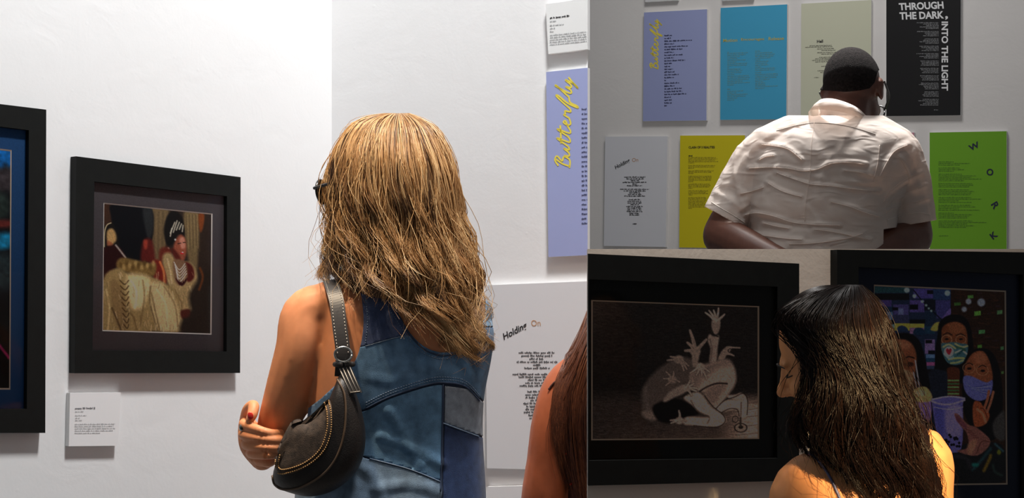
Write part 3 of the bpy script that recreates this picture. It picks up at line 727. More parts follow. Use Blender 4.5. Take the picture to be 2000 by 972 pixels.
# bodies and hair
HR = (20, 17, 19)
C.poly(k((600, 480), (610, 380), (660, 320), (740, 295), (830, 310), (890, 380), (920, 520), (930, 700), (920, 900), (560, 900), (575, 760), (580, 600)), HR, 1.2)
C.poly(k((520, 830), (640, 800), (700, 840), (700, 1000), (690, 1240), (520, 1240)), (32, 36, 50), 1.5)
C.poly(k((690, 780), (790, 780), (800, 880), (790, 1200), (700, 1200), (690, 880)), (92, 46, 30), 1.2)
for i in range(9):
    (a, b), (a2, b2) = k((690, 885 + i * 30), (795, 900 + i * 30)); C.rect(a, b, a2, b2 - 2.6 + 2.4, (120, 160, 96) if i % 2 == 0 else (70, 110, 66), 0.5)
C.poly(k((635, 500), (640, 420), (690, 375), (770, 362), (840, 395), (870, 470), (872, 560), (850, 640), (750, 690), (650, 640), (630, 570)), (134, 74, 46), 1.2)
C.poly(k((700, 380), (790, 370), (850, 420), (800, 470), (720, 460)), (160, 96, 62), 3, 0.7)
C.line(k((650, 480), (690, 462), (730, 480)), 2, (34, 20, 16), 0.6); C.line(k((770, 485), (810, 470), (850, 490)), 2, (34, 20, 16), 0.6)
for x in (682, 812): C.ell(*k((x, 522))[0], 10, 8.4, (206, 160, 120), 0.5, 0.8, 0, 0.5); C.ell(*k((x, 518))[0], 3.6, 2, (26, 16, 16), 0.6)
C.poly(k((632, 560), (680, 552), (750, 545), (820, 558), (876, 572), (868, 660), (830, 730), (760, 752), (690, 730), (645, 650)), (72, 112, 122), 0.9)
for pp, cc in ((((650, 590), (700, 566), (760, 600)), (210, 200, 130)), (((760, 560), (820, 590), (870, 580)), (220, 205, 130)), (((760, 640), (820, 620), (862, 650)), (190, 206, 170)), (((700, 700), (770, 690), (840, 690)), (206, 200, 110)), (((660, 650), (700, 690), (740, 680)), (160, 196, 190)), (((780, 660), (800, 640), (840, 610)), (44, 84, 92)), (((770, 590), (820, 600), (850, 620)), (60, 100, 80)), (((720, 735), (780, 728), (830, 710)), (180, 190, 120))):
    C.line(k(*pp), 3.6, cc, 0.7)
C.ell(*k((702, 632))[0], 9.5, 10, (212, 206, 190), 0.8); C.poly(k((675, 615), (690, 600), (702, 612), (715, 600), (728, 618), (715, 650), (704, 660), (685, 645)), (176, 44, 60), 0.6)
# left friend
C.poly(k((130, 560), (180, 490), (270, 462), (370, 475), (440, 540), (480, 660), (505, 800), (530, 1000), (400, 1100), (150, 1000)), HR, 1.2)
C.poly(k((150, 600), (200, 535), (290, 520), (370, 560), (410, 660), (405, 780), (370, 860), (200, 880), (140, 760)), (146, 84, 56), 1.5)
C.poly(k((220, 545), (300, 530), (360, 570), (330, 610), (240, 600)), (190, 124, 92), 4, 0.7)
C.line(k((300, 700), (340, 676), (390, 690)), 2.4, (34, 20, 16), 0.7); C.ell(*k((345, 745))[0], 9, 4.4, (60, 34, 26), 1.2); C.line(k((180, 560), (220, 620), (290, 640)), 1.2, (200, 170, 140), 0.5)
C.poly(k((230, 820), (290, 790), (370, 820), (385, 880), (350, 950), (290, 990), (200, 1000), (200, 860)), (206, 152, 116), 1.4)
for i in range(5): C.line(k((225, 850 + 28 * i), (300, 835 + 28 * i), (375, 860 + 24 * i)), 0.9, (170, 116, 84), 0.5, 0.7)
# right friend
C.poly(k((830, 800), (850, 700), (900, 630), (980, 600), (1080, 620), (1150, 720), (1190, 900), (1200, 1150), (1150, 1400), (1000, 1420), (840, 1180)), HR, 1.2)
C.poly(k((845, 780), (870, 710), (930, 640), (1010, 625), (1060, 680), (1095, 780), (1098, 900), (960, 920), (850, 860)), (150, 84, 54), 1.2)
C.poly(k((930, 660), (1010, 640), (1050, 700), (1010, 740), (950, 730)), (188, 112, 78), 3, 0.7)
for x, y in ((885, 780), (1010, 800)): C.ell(*k((x, y))[0], 12, 9.6, (196, 140, 100), 0.5, 0.9, 0.1, 0.5); C.ell(*k((x + 4, y + 4))[0], 4.4, 2.4, (30, 18, 16), 0.7); C.line(k((x - 36, y - 26), (x, y - 46), (x + 36, y - 30)), 1.8, (32, 20, 16), 0.5)
C.poly(k((835, 860), (900, 850), (970, 880), (1050, 910), (1105, 890), (1095, 1000), (1040, 1060), (960, 1075), (880, 1030), (840, 960)), (112, 112, 184), 1)
for i in range(7): C.line(k((850 + 12 * i, 900 + 12 * i), (930 + 10 * i, 950 + 8 * i), (1085, 925 + 18 * i)), 1.2, (160, 164, 222) if i % 2 else (72, 76, 140), 0.5, 0.8)
# drinks, hands, sleeves (lower half)
C.poly(k2((180, 170), (340, 170), (325, 380), (210, 380)), (150, 112, 176), 1)
C.poly(k2((170, 130), (220, 75), (300, 70), (350, 150), (320, 195), (190, 190)), (206, 166, 104), 1.2); C.poly(k2((200, 120), (250, 90), (300, 120), (260, 150)), (226, 200, 140), 2)
for x, y in ((272, 312), (290, 345), (300, 360), (270, 335), (250, 330)): C.ell(*k2((x, y))[0], 2.2, 2.2, (24, 16, 26), 0.5)
C.line(k2((190, -60), (215, 70)), 2.2, (206, 186, 196), 0.6); C.line(k2((205, -160), (240, 70)), 2.4, (210, 190, 200), 0.6)
C.line(k2((345, 200), (350, 280), (330, 380)), 3, (30, 24, 30), 1)
C.poly(k2((560, 600), (700, 540), (860, 540), (980, 600), (990, 880), (540, 900), (480, 700)), (26, 26, 28), 2)
C.poly(k2((880, 380), (960, 280), (985, 300), (985, 520), (900, 500)), (72, 68, 66), 2.5)
C.poly(k2((345, 190), (360, 170), (490, 145), (630, 160), (615, 215), (600, 600), (440, 610), (390, 480)), (112, 104, 176), 1)
C.poly(k2((470, 260), (600, 240), (598, 480), (480, 470)), (158, 140, 190), 2.5, 0.8); C.poly(k2((370, 230), (440, 240), (450, 460), (400, 470)), (84, 82, 160), 2.5, 0.8)
C.line(k2((345, 190), (420, 215), (520, 215), (630, 180)), 3.4, (176, 160, 192), 1); C.line(k2((350, 175), (490, 150), (630, 165)), 2.4, (196, 180, 204), 0.8); C.line(k2((360, 240), (500, 262), (615, 240)), 1.2, (200, 186, 212), 0.6)
for i in range(34):
    x = rr.uniform(420, 590); y = rr.uniform(480, 600); 
    if y < 540 and rr.random() < 0.5: continue
    C.ell(*k2((x, y))[0], 2.6, 2.6, (18, 14, 22), 0.5)
C.poly(k2((700, 260), (720, 190), (770, 200), (790, 230), (850, 300), (830, 370), (780, 405), (715, 400)), (168, 84, 50), 1.2)
C.line(k2((800, 260), (830, 180), (845, 105)), 5.4, (176, 100, 70), 0.8); C.line(k2((830, 280), (860, 200), (885, 110)), 5.0, (184, 110, 80), 0.8)
C.line(k2((740, 260), (790, 300), (815, 370)), 5, (200, 124, 88), 1); C.line(k2((770, 250), (800, 260), (830, 330)), 1.4, (90, 40, 26), 0.6)
C.poly(k2((540, 310), (570, 300), (660, 390), (740, 420), (860, 540), (740, 660), (560, 620), (660, 590), (650, 470), (600, 410)), (146, 92, 82), 1.2)
C.poly(k2((660, 560), (740, 520), (700, 640), (660, 640)), (190, 130, 100), 2.5, 0.8); C.poly(k2((560, 310), (640, 390), (640, 430), (560, 360)), (120, 66, 74), 1.5)
for i in range(4): C.line(k2((640 + 22 * i, 430 + 24 * i), (690 + 20 * i, 450 + 20 * i)), 1.4, (104, 54, 50), 0.6)
C.line(k2((735, 640), (780, 540), (850, 540)), 1.6, (90, 48, 40), 0.6)
C.line(k2((700, 780), (760, 720), (860, 600)), 6, (44, 78, 84), 2.5, 0.8); C.line(k2((800, 790), (850, 690), (860, 660)), 6, (150, 118, 40), 2, 0.8); C.line(k2((880, 740), (900, 800), (960, 830)), 4, (52, 74, 66), 2, 0.7)
C.ell(*k2((935, 630))[0], 4, 5, (120, 124, 40), 1.4); C.line(k2((900, 560), (970, 620)), 4, (60, 92, 100), 2); C.line(k2((700, 740), (740, 740)), 7, (34, 112, 104), 2)
C.line(k2((480, 660), (640, 680), (680, 760)), 8, (44, 40, 46), 3)
C.grain(0.08, 2, 2)
picture_frame('black framed painting of three masked friends with bubble tea, navy mat', W_F,
    [(1635, 487), (2040, 493), (2044, 990), (1635, 995)], [(1677, 521), (1998, 536), (2001, 975), (1678, 980)], q, 0.022, (26, 32, 50), (190, 170, 150), C, 2.1)
# ------------------------------------------------------------------ figure tools
class Geo:
    def __init__(s): s.v = []; s.f = []
    def add(s, v, f):
        n = len(s.v); s.v += [Vector(p) for p in v]; s.f += [tuple(i + n for i in q) for q in f]
    def rings(s, R):
        n = len(R[0]); v = [p for r in R for p in r]; f = []
        for i in range(len(R) - 1):
            for j in range(n):
                f.append((i * n + j, i * n + (j + 1) % n, (i + 1) * n + (j + 1) % n, (i + 1) * n + j))
        f.append(tuple(range(n))[::-1]); f.append(tuple((len(R) - 1) * n + j for j in range(n)))
        s.add(v, f)
    def tube(s, pts, rad, seg=14, flat=1.0, side=None, cap=True, smooth=True):
        pts = [np.array(p, float) for p in pts]; rad = [float(r) for r in rad]
        if smooth and len(pts) > 2:
            q = catmull([np.append(p, r) for p, r in zip(pts, rad)], 5); P = q[:, :3]; Rd = np.maximum(q[:, 3], 0.0005)
        else: P = np.array(pts); Rd = np.array(rad)
        T = np.gradient(P, axis=0); T /= np.linalg.norm(T, axis=1)[:, None] + 1e-12
        ref = np.array(side if side is not None else ((0, 1, 0) if abs(T[0][1]) < 0.8 else (1, 0, 0)), float)
        R = []
        def ring(c, t, r):
            a = np.cross(t, ref); a /= np.linalg.norm(a) + 1e-12; b = np.cross(t, a)
            return [c + r * (math.cos(th) * a + flat * math.sin(th) * b) for th in np.linspace(0, 2 * math.pi, seg, endpoint=False)]
        if cap:
            for k in (0.98, 0.8, 0.45): R.append(ring(P[0] - T[0] * Rd[0] * k, T[0], Rd[0] * math.sqrt(1 - k * k)))
        for c, t, r in zip(P, T, Rd): R.append(ring(c, t, r))
        if cap:
            for k in (0.45, 0.8, 0.98): R.append(ring(P[-1] + T[-1] * Rd[-1] * k, T[-1], Rd[-1] * math.sqrt(1 - k * k)))
        s.rings(R)
    def ell(s, c, ax, seg=20, rows=12):
        c = np.array(c, float); X, Y, Z = [np.array(a, float) for a in ax]; R = []
        for i in range(rows + 1):
            ph = math.pi * (0.02 + 0.96 * i / rows)
            R.append([c + math.sin(ph) * (math.cos(t) * X + math.sin(t) * Y) - math.cos(ph) * Z for t in np.linspace(0, 2 * math.pi, seg, endpoint=False)])
        s.rings(R)
    def torso(s, D, rows, seg=40, power=2.4):
        """rows: (px, py, half width px, half depth px, depth offset m)"""
        rows = catmull(rows, 5); R = []
        k = D / F
        for (px, py, hw, hd, dz) in rows:
            c = np.array(U(px, py, D + dz)); r = []
            for t in np.linspace(0, 2 * math.pi, seg, endpoint=False):
                x = math.copysign(abs(math.cos(t)) ** (2 / power), math.cos(t)); y = math.copysign(abs(math.sin(t)) ** (2 / power), math.sin(t))
                r.append(c + np.array((x * hw * k, y * hd * k, 0)))
            R.append(r)
        s.rings(R[::-1])

def to_mesh(geo):
    me = bpy.data.meshes.new('tmp'); me.from_pydata([tuple(v) for v in geo.v], [], geo.f); me.update(); return me

def fuse(geos, voxel, it=6, fac=0.5):
    g = Geo()
    for q in geos: g.add(q.v, q.f)
    me = to_mesh(g)
    bm = bmesh.new(); bm.from_mesh(me); bmesh.ops.recalc_face_normals(bm, faces=bm.faces); bm.to_mesh(me); bm.free()
    o = bpy.data.objects.new('tmp', me); COL.objects.link(o)
    m = o.modifiers.new('r', 'REMESH'); m.mode = 'VOXEL'; m.voxel_size = voxel
    if it:
        m2 = o.modifiers.new('s', 'SMOOTH'); m2.iterations = it; m2.factor = fac
    bpy.context.view_layer.update()
    out = bpy.data.meshes.new_from_object(o.evaluated_get(bpy.context.evaluated_depsgraph_get()))
    bpy.data.objects.remove(o); bpy.data.meshes.remove(me)
    V = np.empty(len(out.vertices) * 3, np.float32); out.vertices.foreach_get('co', V); V = V.reshape(-1, 3).astype(float)
    out.calc_loop_triangles()
    T = np.empty(len(out.loop_triangles) * 3, np.int32); out.loop_triangles.foreach_get('vertices', T); T = T.reshape(-1, 3)
    bpy.data.meshes.remove(out)
    return V, T

def normals(V, T):
    n = np.cross(V[T[:, 1]] - V[T[:, 0]], V[T[:, 2]] - V[T[:, 0]]); N = np.zeros_like(V)
    for i in range(3): np.add.at(N, T[:, i], n)
    return N / (np.linalg.norm(N, axis=1)[:, None] + 1e-12)

def topx(V):
    return CX + V[:, 0] / V[:, 1] * F, CY - (V[:, 2] - CAMZ) / V[:, 1] * F

def clip(V, T, fld):
    """keep the part of a triangle mesh where fld > 0, cutting triangles along fld = 0"""
    keep = fld > 0; cnt = keep[T].sum(1)
    full = T[cnt == 3]; mixed = T[(cnt == 1) | (cnt == 2)]
    newv = []; base = len(V); cache = {}; tris = []
    def cut(i, j):
        key = (i, j) if i < j else (j, i)
        if key not in cache:
            a, b = key; t = fld[a] / (fld[a] - fld[b]); cache[key] = base + len(newv); newv.append(V[a] + (V[b] - V[a]) * t)
        return cache[key]
    for tri in mixed:
        tri = [int(x) for x in tri]; out = []
        for e in range(3):
            i, j = tri[e], tri[(e + 1) % 3]
            if keep[i]: out.append(i)
            if keep[i] != keep[j]: out.append(cut(i, j))
        for q in range(1, len(out) - 1): tris.append((out[0], out[q], out[q + 1]))
    VV = np.vstack([V, np.array(newv).reshape(-1, 3)]) if newv else V
    TT = np.vstack([full, np.array(tris, dtype=np.int32).reshape(-1, 3)]) if tris else full
    used = np.unique(TT); m = -np.ones(len(VV), np.int64); m[used] = np.arange(len(used))
    return VV[used], m[TT]

def shell(V, T, off, thick, Nrm=None):
    """cloth shell: outer and inner surface with a rim along open edges"""
    N = normals(V, T) if Nrm is None else Nrm
    A = V + N * (off + thick); B = V + N * off
    n = len(V)
    e = {}
    for t in T:
        for i in range(3):
            k = (int(t[i]), int(t[(i + 1) % 3])); e[k] = e.get(k, 0) + 1
    rim = []
    for (a, b) in e:
        if (b, a) not in e: rim += [(a, a + n, b + n), (a, b + n, b)]
    return np.vstack([A, B]), np.vstack([T, T[:, ::-1] + n] + ([np.array(rim)] if rim else []))

def head_geo(g, c, fwd, up, sc=1.0):
    f = np.array(fwd, float); f /= np.linalg.norm(f); u = np.array(up, float); u -= f * u.dot(f); u /= np.linalg.norm(u)
    r = np.cross(f, u); c = np.array(c, float)
    def L(x, y, z): return c + sc * (x * r + y * f + z * u)
    def E(x, y, z, a, b, d): g.ell(L(x, y, z), (r * a * sc, f * b * sc, u * d * sc))
    E(0, -0.012, 0.03, 0.076, 0.096, 0.092)
    E(0, 0.030, -0.035, 0.062, 0.066, 0.078)
    E(0, 0.050, -0.085, 0.040, 0.045, 0.034)
    E(0, 0.078, -0.105, 0.018, 0.016, 0.014)
    E(0, 0.074, 0.022, 0.050, 0.018, 0.014)
    for s_ in (-1, 1):
        E(s_ * 0.040, 0.062, -0.030, 0.022, 0.024, 0.022)
        E(s_ * 0.076, -0.012, -0.012, 0.008, 0.020, 0.031)
        E(s_ * 0.080, -0.020, 0.004, 0.008, 0.016, 0.017)
    g.tube([L(0, 0.088, 0.012), L(0, 0.102, -0.015), L(0, 0.116, -0.036)], [0.008 * sc, 0.009 * sc, 0.012 * sc], 10)
    for s_ in (-1, 1): E(s_ * 0.011, 0.102, -0.040, 0.008, 0.010, 0.007)
    E(0, 0.094, -0.064, 0.022, 0.010, 0.006); E(0, 0.092, -0.076, 0.020, 0.010, 0.007)
    return L, r, f, u

def hand_geo(g, wrist, d, palm_n, sc=1.0, curl=0.5, side=1):
    """relaxed hand: wrist point, pointing direction d, palm normal"""
    w = np.array(wrist, float); d = np.array(d, float); d /= np.linalg.norm(d)
    n = np.array(palm_n, float); n -= d * n.dot(d); n /= np.linalg.norm(n); s_ = np.cross(d, n) * side
    g.tube([w, w + d * 0.045 * sc, w + d * 0.085 * sc], [0.028 * sc, 0.036 * sc, 0.036 * sc], 14, 0.45, n)
    for i, L_ in enumerate((0.072, 0.080, 0.075, 0.058)):
        b = w + d * 0.085 * sc + s_ * (0.028 - 0.019 * i) * sc
        a1 = curl * 0.6; a2 = curl * 1.6
        p1 = b + (d * math.cos(a1) + n * math.sin(a1)) * L_ * 0.5 * sc
        p2 = p1 + (d * math.cos(a2) + n * math.sin(a2)) * L_ * 0.5 * sc
        g.tube([b - d * 0.02 * sc, b, p1, p2], [0.009 * sc, 0.0095 * sc, 0.0085 * sc, 0.007 * sc], 10, smooth=False)
    t0 = w + d * 0.02 * sc + s_ * 0.026 * sc; t1 = t0 + (d * 0.7 + s_ * 0.6 + n * 0.3) * 0.042 * sc; t2 = t1 + (d * 0.9 + s_ * 0.1 + n * 0.4) * 0.034 * sc
    g.tube([t0, t1, t2], [0.013 * sc, 0.0105 * sc, 0.008 * sc], 10, smooth=False)

def legs_geo(g, D, px, hip_py, floor_z, spread, r_hip, kx=0.0, dz=0.0, toes=1):
    hipz = U(px, hip_py, D).z; cx = U(px, hip_py, D).x; Y = D + dz
    for s_ in (-1, 1):
        x = cx + s_ * spread
        g.tube([(x, Y, hipz), (x, Y, floor_z + (hipz - floor_z) * 0.53), (x, Y + 0.01 * toes, floor_z + 0.30), (x, Y, floor_z + 0.075)], [r_hip, r_hip * 0.68, r_hip * 0.60, r_hip * 0.42], 14)
        g.tube([(x, Y - 0.035, floor_z + 0.045), (x + s_ * 0.02, Y + 0.08, floor_z + 0.04), (x + s_ * 0.03, Y + 0.16, floor_z + 0.032)], [0.040, 0.038, 0.028], 12)

def put_tri(name, V, T, m, parent=None, colors=None, smooth=True):
    return fast_mesh(name, V, T, m, parent, colors, smooth)

def join_vt(*lst):
    VV = []; TT = []; n = 0
    for V, T in lst:
        VV.append(V); TT.append(np.asarray(T) + n); n += len(V)
    return np.vstack(VV), np.vstack(TT)

def hair_strands(name, parent, Lp, Rp, D, dz0, bulge, n, seg, width, palette, send, m, seed=1, phimax=105, clumps=90, clump=0.6,
                 wave=10.0, wfreq=2.2, wpow=1.6, fuzz=2.0, layer=(0.86, 1.0), fly=0.03, root=None, s0=None, body=None, margin=0.006, tonek=0.65, phspread=1.0):
    rng = np.random.default_rng(seed)
    M = 200
    def prof(pts): 
        c = catmull(pts, 24); t = np.linspace(0, 1, len(c)); q = np.linspace(0, 1, M)
        return np.stack([np.interp(q, t, c[:, i]) for i in range(c.shape[1])], 1)
    Lc, Rc = prof(Lp), prof(Rp)
    dzc = np.interp(np.linspace(0, 1, M), np.linspace(0, 1, len(dz0)), dz0); bc = np.interp(np.linspace(0, 1, M), np.linspace(0, 1, len(bulge)), bulge)
    uc = np.sort(rng.uniform(-1, 1, clumps)); ph = rng.uniform(0, 1, clumps) * phspread; fr = (1 + rng.uniform(-0.2, 0.25, clumps) * phspread) * wfreq; am = rng.uniform(0.5, 1.5, clumps); ctone = rng.uniform(0, 1, clumps)
    u = rng.uniform(-1, 1, n); k = np.argmin(np.abs(u[:, None] + rng.normal(0, 0.03, n)[:, None] - uc[None]), 1)
    se = np.clip(send(u) * rng.uniform(0.90, 1.02, n), 0.05, 1.0)
    st = np.zeros(n) if s0 is None else s0(u, rng)
    s_ = st[:, None] + (np.linspace(0, 1, seg)[None] ** 1.35) * (se - st)[:, None]
    ss = s_ / np.maximum(se[:, None], 1e-3)
    ue = uc[k][:, None] + (u - uc[k])[:, None] * (1 - clump * ss ** 1.5)
    amp = wave * am[k][:, None] * ss ** wpow
    th = 2 * math.pi * (fr[k][:, None] * s_ + ph[k][:, None])
    phi = np.radians(phimax) * ue
    lay = rng.uniform(layer[0], layer[1], n)[:, None]
    w = 0.5 + 0.5 * np.sin(phi) * lay
    fi = np.clip(s_ * (M - 1), 0, M - 1.001); i0 = fi.astype(int); ft = fi - i0
    def ev(c): return c[i0] * (1 - ft) + c[i0 + 1] * ft
    X = ev(Lc[:, 0]) * (1 - w) + ev(Rc[:, 0]) * w; Y = ev(Lc[:, 1]) * (1 - w) + ev(Rc[:, 1]) * w
    f1 = rng.uniform(1, 4, n)[:, None]; p1 = rng.uniform(0, 6.28, n)[:, None]; fz = fuzz * (1 + 5 * (rng.uniform(0, 1, n) < fly))[:, None]
    X = X + amp * np.sin(th) + fz * ss * np.sin(f1 * 3 * s_ + p1)
    Y = Y + 0.35 * amp * np.cos(th * 0.7) + fz * ss * np.cos(f1 * 2.3 * s_ + p1 * 1.7)
    px2m = D / F
    dep = D + ev(dzc) - ev(bc) * np.cos(phi) * lay - amp * px2m * 0.9 * np.cos(th) + fz * px2m * ss * np.sin(f1 * 4 * s_ + p1 * 2.1)
    P = np.stack([(X - CX) / F * dep, dep, CAMZ + (CY - Y) / F * dep], -1)
    if body is not None: P = drape(P.reshape(-1, 3), body, margin).reshape(P.shape)
    Tn = np.gradient(P, axis=1); Tn /= np.linalg.norm(Tn, axis=2)[..., None] + 1e-12
    ref = np.array((0, 1.0, 0)); A = np.cross(Tn, ref); A /= np.linalg.norm(A, axis=2)[..., None] + 1e-9; B = np.cross(Tn, A)
    wd = width * rng.uniform(0.6, 1.3, n)[:, None] * (1 - 0.75 * np.linspace(0, 1, seg)[None] ** 3) * np.minimum(1, 0.35 + 6 * np.linspace(0, 1, seg)[None])
    V = np.stack([P + wd[..., None] * (math.cos(a) * A + math.sin(a) * B) for a in (-math.pi / 2, math.pi / 6, 5 * math.pi / 6)], 2)
    idx = np.arange(n * seg * 3).reshape(n, seg, 3)
    Q = np.concatenate([np.stack([idx[:, :-1, a], idx[:, 1:, a], idx[:, 1:, (a + 1) % 3], idx[:, :-1, (a + 1) % 3]], -1).reshape(-1, 4) for a in range(3)])
    pal = np.array([lin(c) for c in palette])
    tone = np.clip(tonek * ctone[k] + (1 - tonek) * rng.uniform(0, 1, n) + rng.normal(0, 0.08, n), 0, 0.999) * (len(pal) - 1)
    ti = np.minimum(tone.astype(int), len(pal) - 2); tf = (tone - ti)[:, None]
    cs = pal[ti] * (1 - tf) + pal[ti + 1] * tf
    Cc = np.repeat(cs[:, None], seg, 1)
    if root is not None:
        rt = np.clip(1 - s_ * root[1], 0, 1)[..., None] * root[2]
        Cc = Cc * (1 - rt) + np.array(lin(root[0])) * rt
    Cc = np.repeat(Cc[:, :, None], 3, 2).reshape(-1, 3)
    o = fast_mesh(name, V.reshape(-1, 3), Q, m, parent, Cc, True)
    tag(o, kind='stuff')
    return o

def drape(P, bvh, margin):
    """lift points that sink into the body back onto its surface"""
    out = P.copy()
    for i in range(len(P)):
        p = Vector(P[i]); loc, nrm, idx, dist = bvh.find_nearest(p, 0.09)
        if loc is None: continue
        s_ = (p - loc).dot(nrm)
        if s_ >= margin: continue
        if s_ > -0.004: out[i] = loc + nrm * margin; continue
        d = (Vector((0, 0, CAMZ)) - p).normalized()
        h_, n2, i2, ds = bvh.ray_cast(p, d, 0.25)
        out[i] = (h_ + d * margin) if h_ is not None else (loc + nrm * margin)
    return out

def hair_base(name, parent, Lp, Rp, D, dz0, bulge, m, sc=0.9, phimax=105, smax=1.0, body=None, margin=0.003):
    M = 40; K = 36
    def prof(pts):
        c = catmull(pts, 24); t = np.linspace(0, 1, len(c)); q = np.linspace(0, smax, M)
        return np.stack([np.interp(q, t, c[:, i]) for i in range(c.shape[1])], 1)
    Lc, Rc = prof(Lp), prof(Rp); q = np.linspace(0, smax, M)
    dzc = np.interp(q, np.linspace(0, 1, len(dz0)), dz0); bc = np.interp(q, np.linspace(0, 1, len(bulge)), bulge)
    V = []
    for i in range(M):
        for j in range(K):
            ph = math.radians(phimax) * (-1 + 2 * j / (K - 1)); w = 0.5 + 0.5 * math.sin(ph) * sc
            x, y = Lc[i] * (1 - w) + Rc[i] * w; dp = D + dzc[i] - bc[i] * math.cos(ph) * sc
            V.append(U(x, y + (2 if i == 0 else 0), dp))
    idx = np.arange(M * K).reshape(M, K)
    Q = np.stack([idx[:-1, :-1], idx[1:, :-1], idx[1:, 1:], idx[:-1, 1:]], -1).reshape(-1, 4)
    A_ = np.array([tuple(v) for v in V])
    if body is not None: A_ = drape(A_, body, margin)
    return fast_mesh(name, A_, Q, m, parent)

def on_surface(bvh, px, py, lift=0.0):
    d = U(px, py, 1.0) - Vector((0, 0, CAMZ)); d.normalize()
    h_, nrm, i, dist = bvh.ray_cast(Vector((0, 0, CAMZ)), d)
    if h_ is None: return None
    if nrm.dot(d) > 0: nrm = -nrm
    return h_ + nrm * lift

def seam(name, bvh, pts, r, m, parent, lift=0.002, dash=None, per=10):
    c = catmull(pts, per); P = [on_surface(bvh, x, y, lift) for x, y in c]
    g = Geo(); run = []
    runs = []
    for p in P:
        if p is None or (run and (p - run[-1]).length > 0.03):
            if len(run) > 1: runs.append(run)
            run = []
        if p is not None: run.append(p)
    if len(run) > 1: runs.append(run)
    for rn in runs:
        if dash:
            A = np.array([tuple(p) for p in rn]); dl = np.concatenate([[0], np.cumsum(np.linalg.norm(np.diff(A, axis=0), axis=1))])
            t = 0.0
            while t < dl[-1]:
                e = min(t + dash * 0.62, dl[-1]); q = [[np.interp(z, dl, A[:, i]) for i in range(3)] for z in (t, e)]
                g.tube(q, [r, r], 5, cap=False, smooth=False); t += dash
        else: g.tube(rn, [r] * len(rn), 6, cap=False, smooth=False)
    if not g.v: return None
    return part(name, g.v, g.f, m, parent, True)

SKIN_A = mat('warm_skin_fair', (226, 150, 104), 0.5, spec=0.35, noise=0.06, nscale=40, sss=0.15)
SKIN_B = mat('dark_brown_skin', (88, 54, 42), 0.42, spec=0.5, noise=0.1, nscale=60, sss=0.05)
SKIN_C = mat('tan_skin', (224, 156, 104), 0.5, spec=0.35, noise=0.06, nscale=40, sss=0.15)
SKIN_D = mat('tanned_red_skin', (190, 104, 66), 0.5, spec=0.35, noise=0.08, nscale=40, sss=0.12)
EYE = mat('eye_white', (225, 220, 212), 0.2)
HAIR_M = attr_mat('hair_strands', 0.38, 0.5)
HAIR_DK = attr_mat('dark_hair_strands', 0.32, 0.3)
# ------------------------------------------------------------------ blonde woman at the corner
D = 2.94; k = D / F
wa = empty('person', (U(770, 900, D).x, D, 0)); tag(wa, 'blonde woman in a patchwork denim top seen from behind, arms crossed', 'person')
tg = Geo()
tg.torso(D, [(790, 560, 62, 55, 0.0), (785, 578, 125, 62, 0.0), (788, 605, 158, 84, 0.0), (792, 650, 166, 98, 0.0), (785, 700, 168, 104, 0.0), (776, 770, 164, 104, 0.0), (770, 850, 168, 104, 0.01), (764, 930, 176, 112, 0.01), (764, 1020, 180, 124, 0.01), (770, 1120, 176, 128, 0.01), (770, 1190, 150, 110, 0.01)])
for (x0, y0, r0), (x1, y1, r1) in (((760, 570, 46), (640, 598, 50)), ((810, 575, 48), (912, 612, 44))):
    tg.tube([U(x0, y0, D), U(x1, y1, D)], [r0 * k, r1 * k])
lg = Geo(); legs_geo(lg, D, 770, 1150, 0.0, 0.085, 0.088)
ng = Geo()
ng.tube([U(775, 590, D), U(765, 520, D + 0.01), U(750, 450, D + 0.02)], [56 * k, 50 * k, 50 * k])
L, r_, f_, u_ = head_geo(ng, U(742, 358, D + 0.02), (-0.92, 0.38, -0.10), (-0.05, 0.0, 1), 0.98)
ag = Geo()
ag.tube([U(640, 602, D), U(603, 618, D), U(592, 680, D - 0.01), U(568, 760, D), U(545, 822, D + 0.02), U(540, 850, D + 0.05)], [50 * k, 55 * k, 54 * k, 50 * k, 42 * k, 40 * k])
ag.tube([U(540, 850, D + 0.05), U(600, 868, D + 0.15), U(690, 850, D + 0.20)], [40 * k, 36 * k, 26 * k])
hand_geo(ag, U(690, 850, D + 0.20), (0.9, 0.25, 0.25), (0, -1, 0.2), 0.95, 0.4)
ag.tube([U(902, 628, D + 0.03), U(898, 700, D + 0.10), U(880, 790, D + 0.18), U(850, 850, D + 0.22)], [42 * k, 44 * k, 42 * k, 38 * k])
ag.tube([U(850, 850, D + 0.22), U(700, 880, D + 0.27), U(560, 880, D + 0.16), U(508, 868, D + 0.09)], [38 * k, 36 * k, 30 * k, 27 * k])
V1, T1 = fuse([tg, ng, ag], 0.0052, 7)
# gripping hand: back of the hand on the left, fingers coming round the elbow towards the bag
hg = Geo()
hg.tube([U(512, 895, D + 0.05), U(492, 868, D + 0.03), U(486, 838, D + 0.03)], [24 * k, 25 * k, 22 * k], 14)
hg.tube([U(524, 896, D + 0.02), U(508, 893, D + 0.03)], [17 * k, 17 * k], 12, smooth=False)
for (y0, y1, xk, w, xe) in ((828, 846, 468, 9.2, 548), (848, 859, 467, 9.4, 556), (868, 874, 473, 9.2, 556), (886, 888, 484, 8.6, 546)):
    hg.tube([U(490, y0 - 4, D + 0.035), U(xk + 8, y0, D - 0.012), U(xk + 34, (y0 + y1) / 2 + 1, D - 0.040), U(xe - 20, y1, D - 0.038), U(xe, y1 - 1, D - 0.018)], [w * 1.1 * k, w * 1.12 * k, w * 1.04 * k, w * k, w * 0.85 * k], 12)
hg.tube([U(478, 832, D + 0.03), U(484, 802, D + 0.01), U(495, 792, D - 0.012), U(493, 808, D - 0.028), U(488, 819, D - 0.032)], [13 * k, 12 * k, 11.5 * k, 10.5 * k, 8.5 * k], 12)
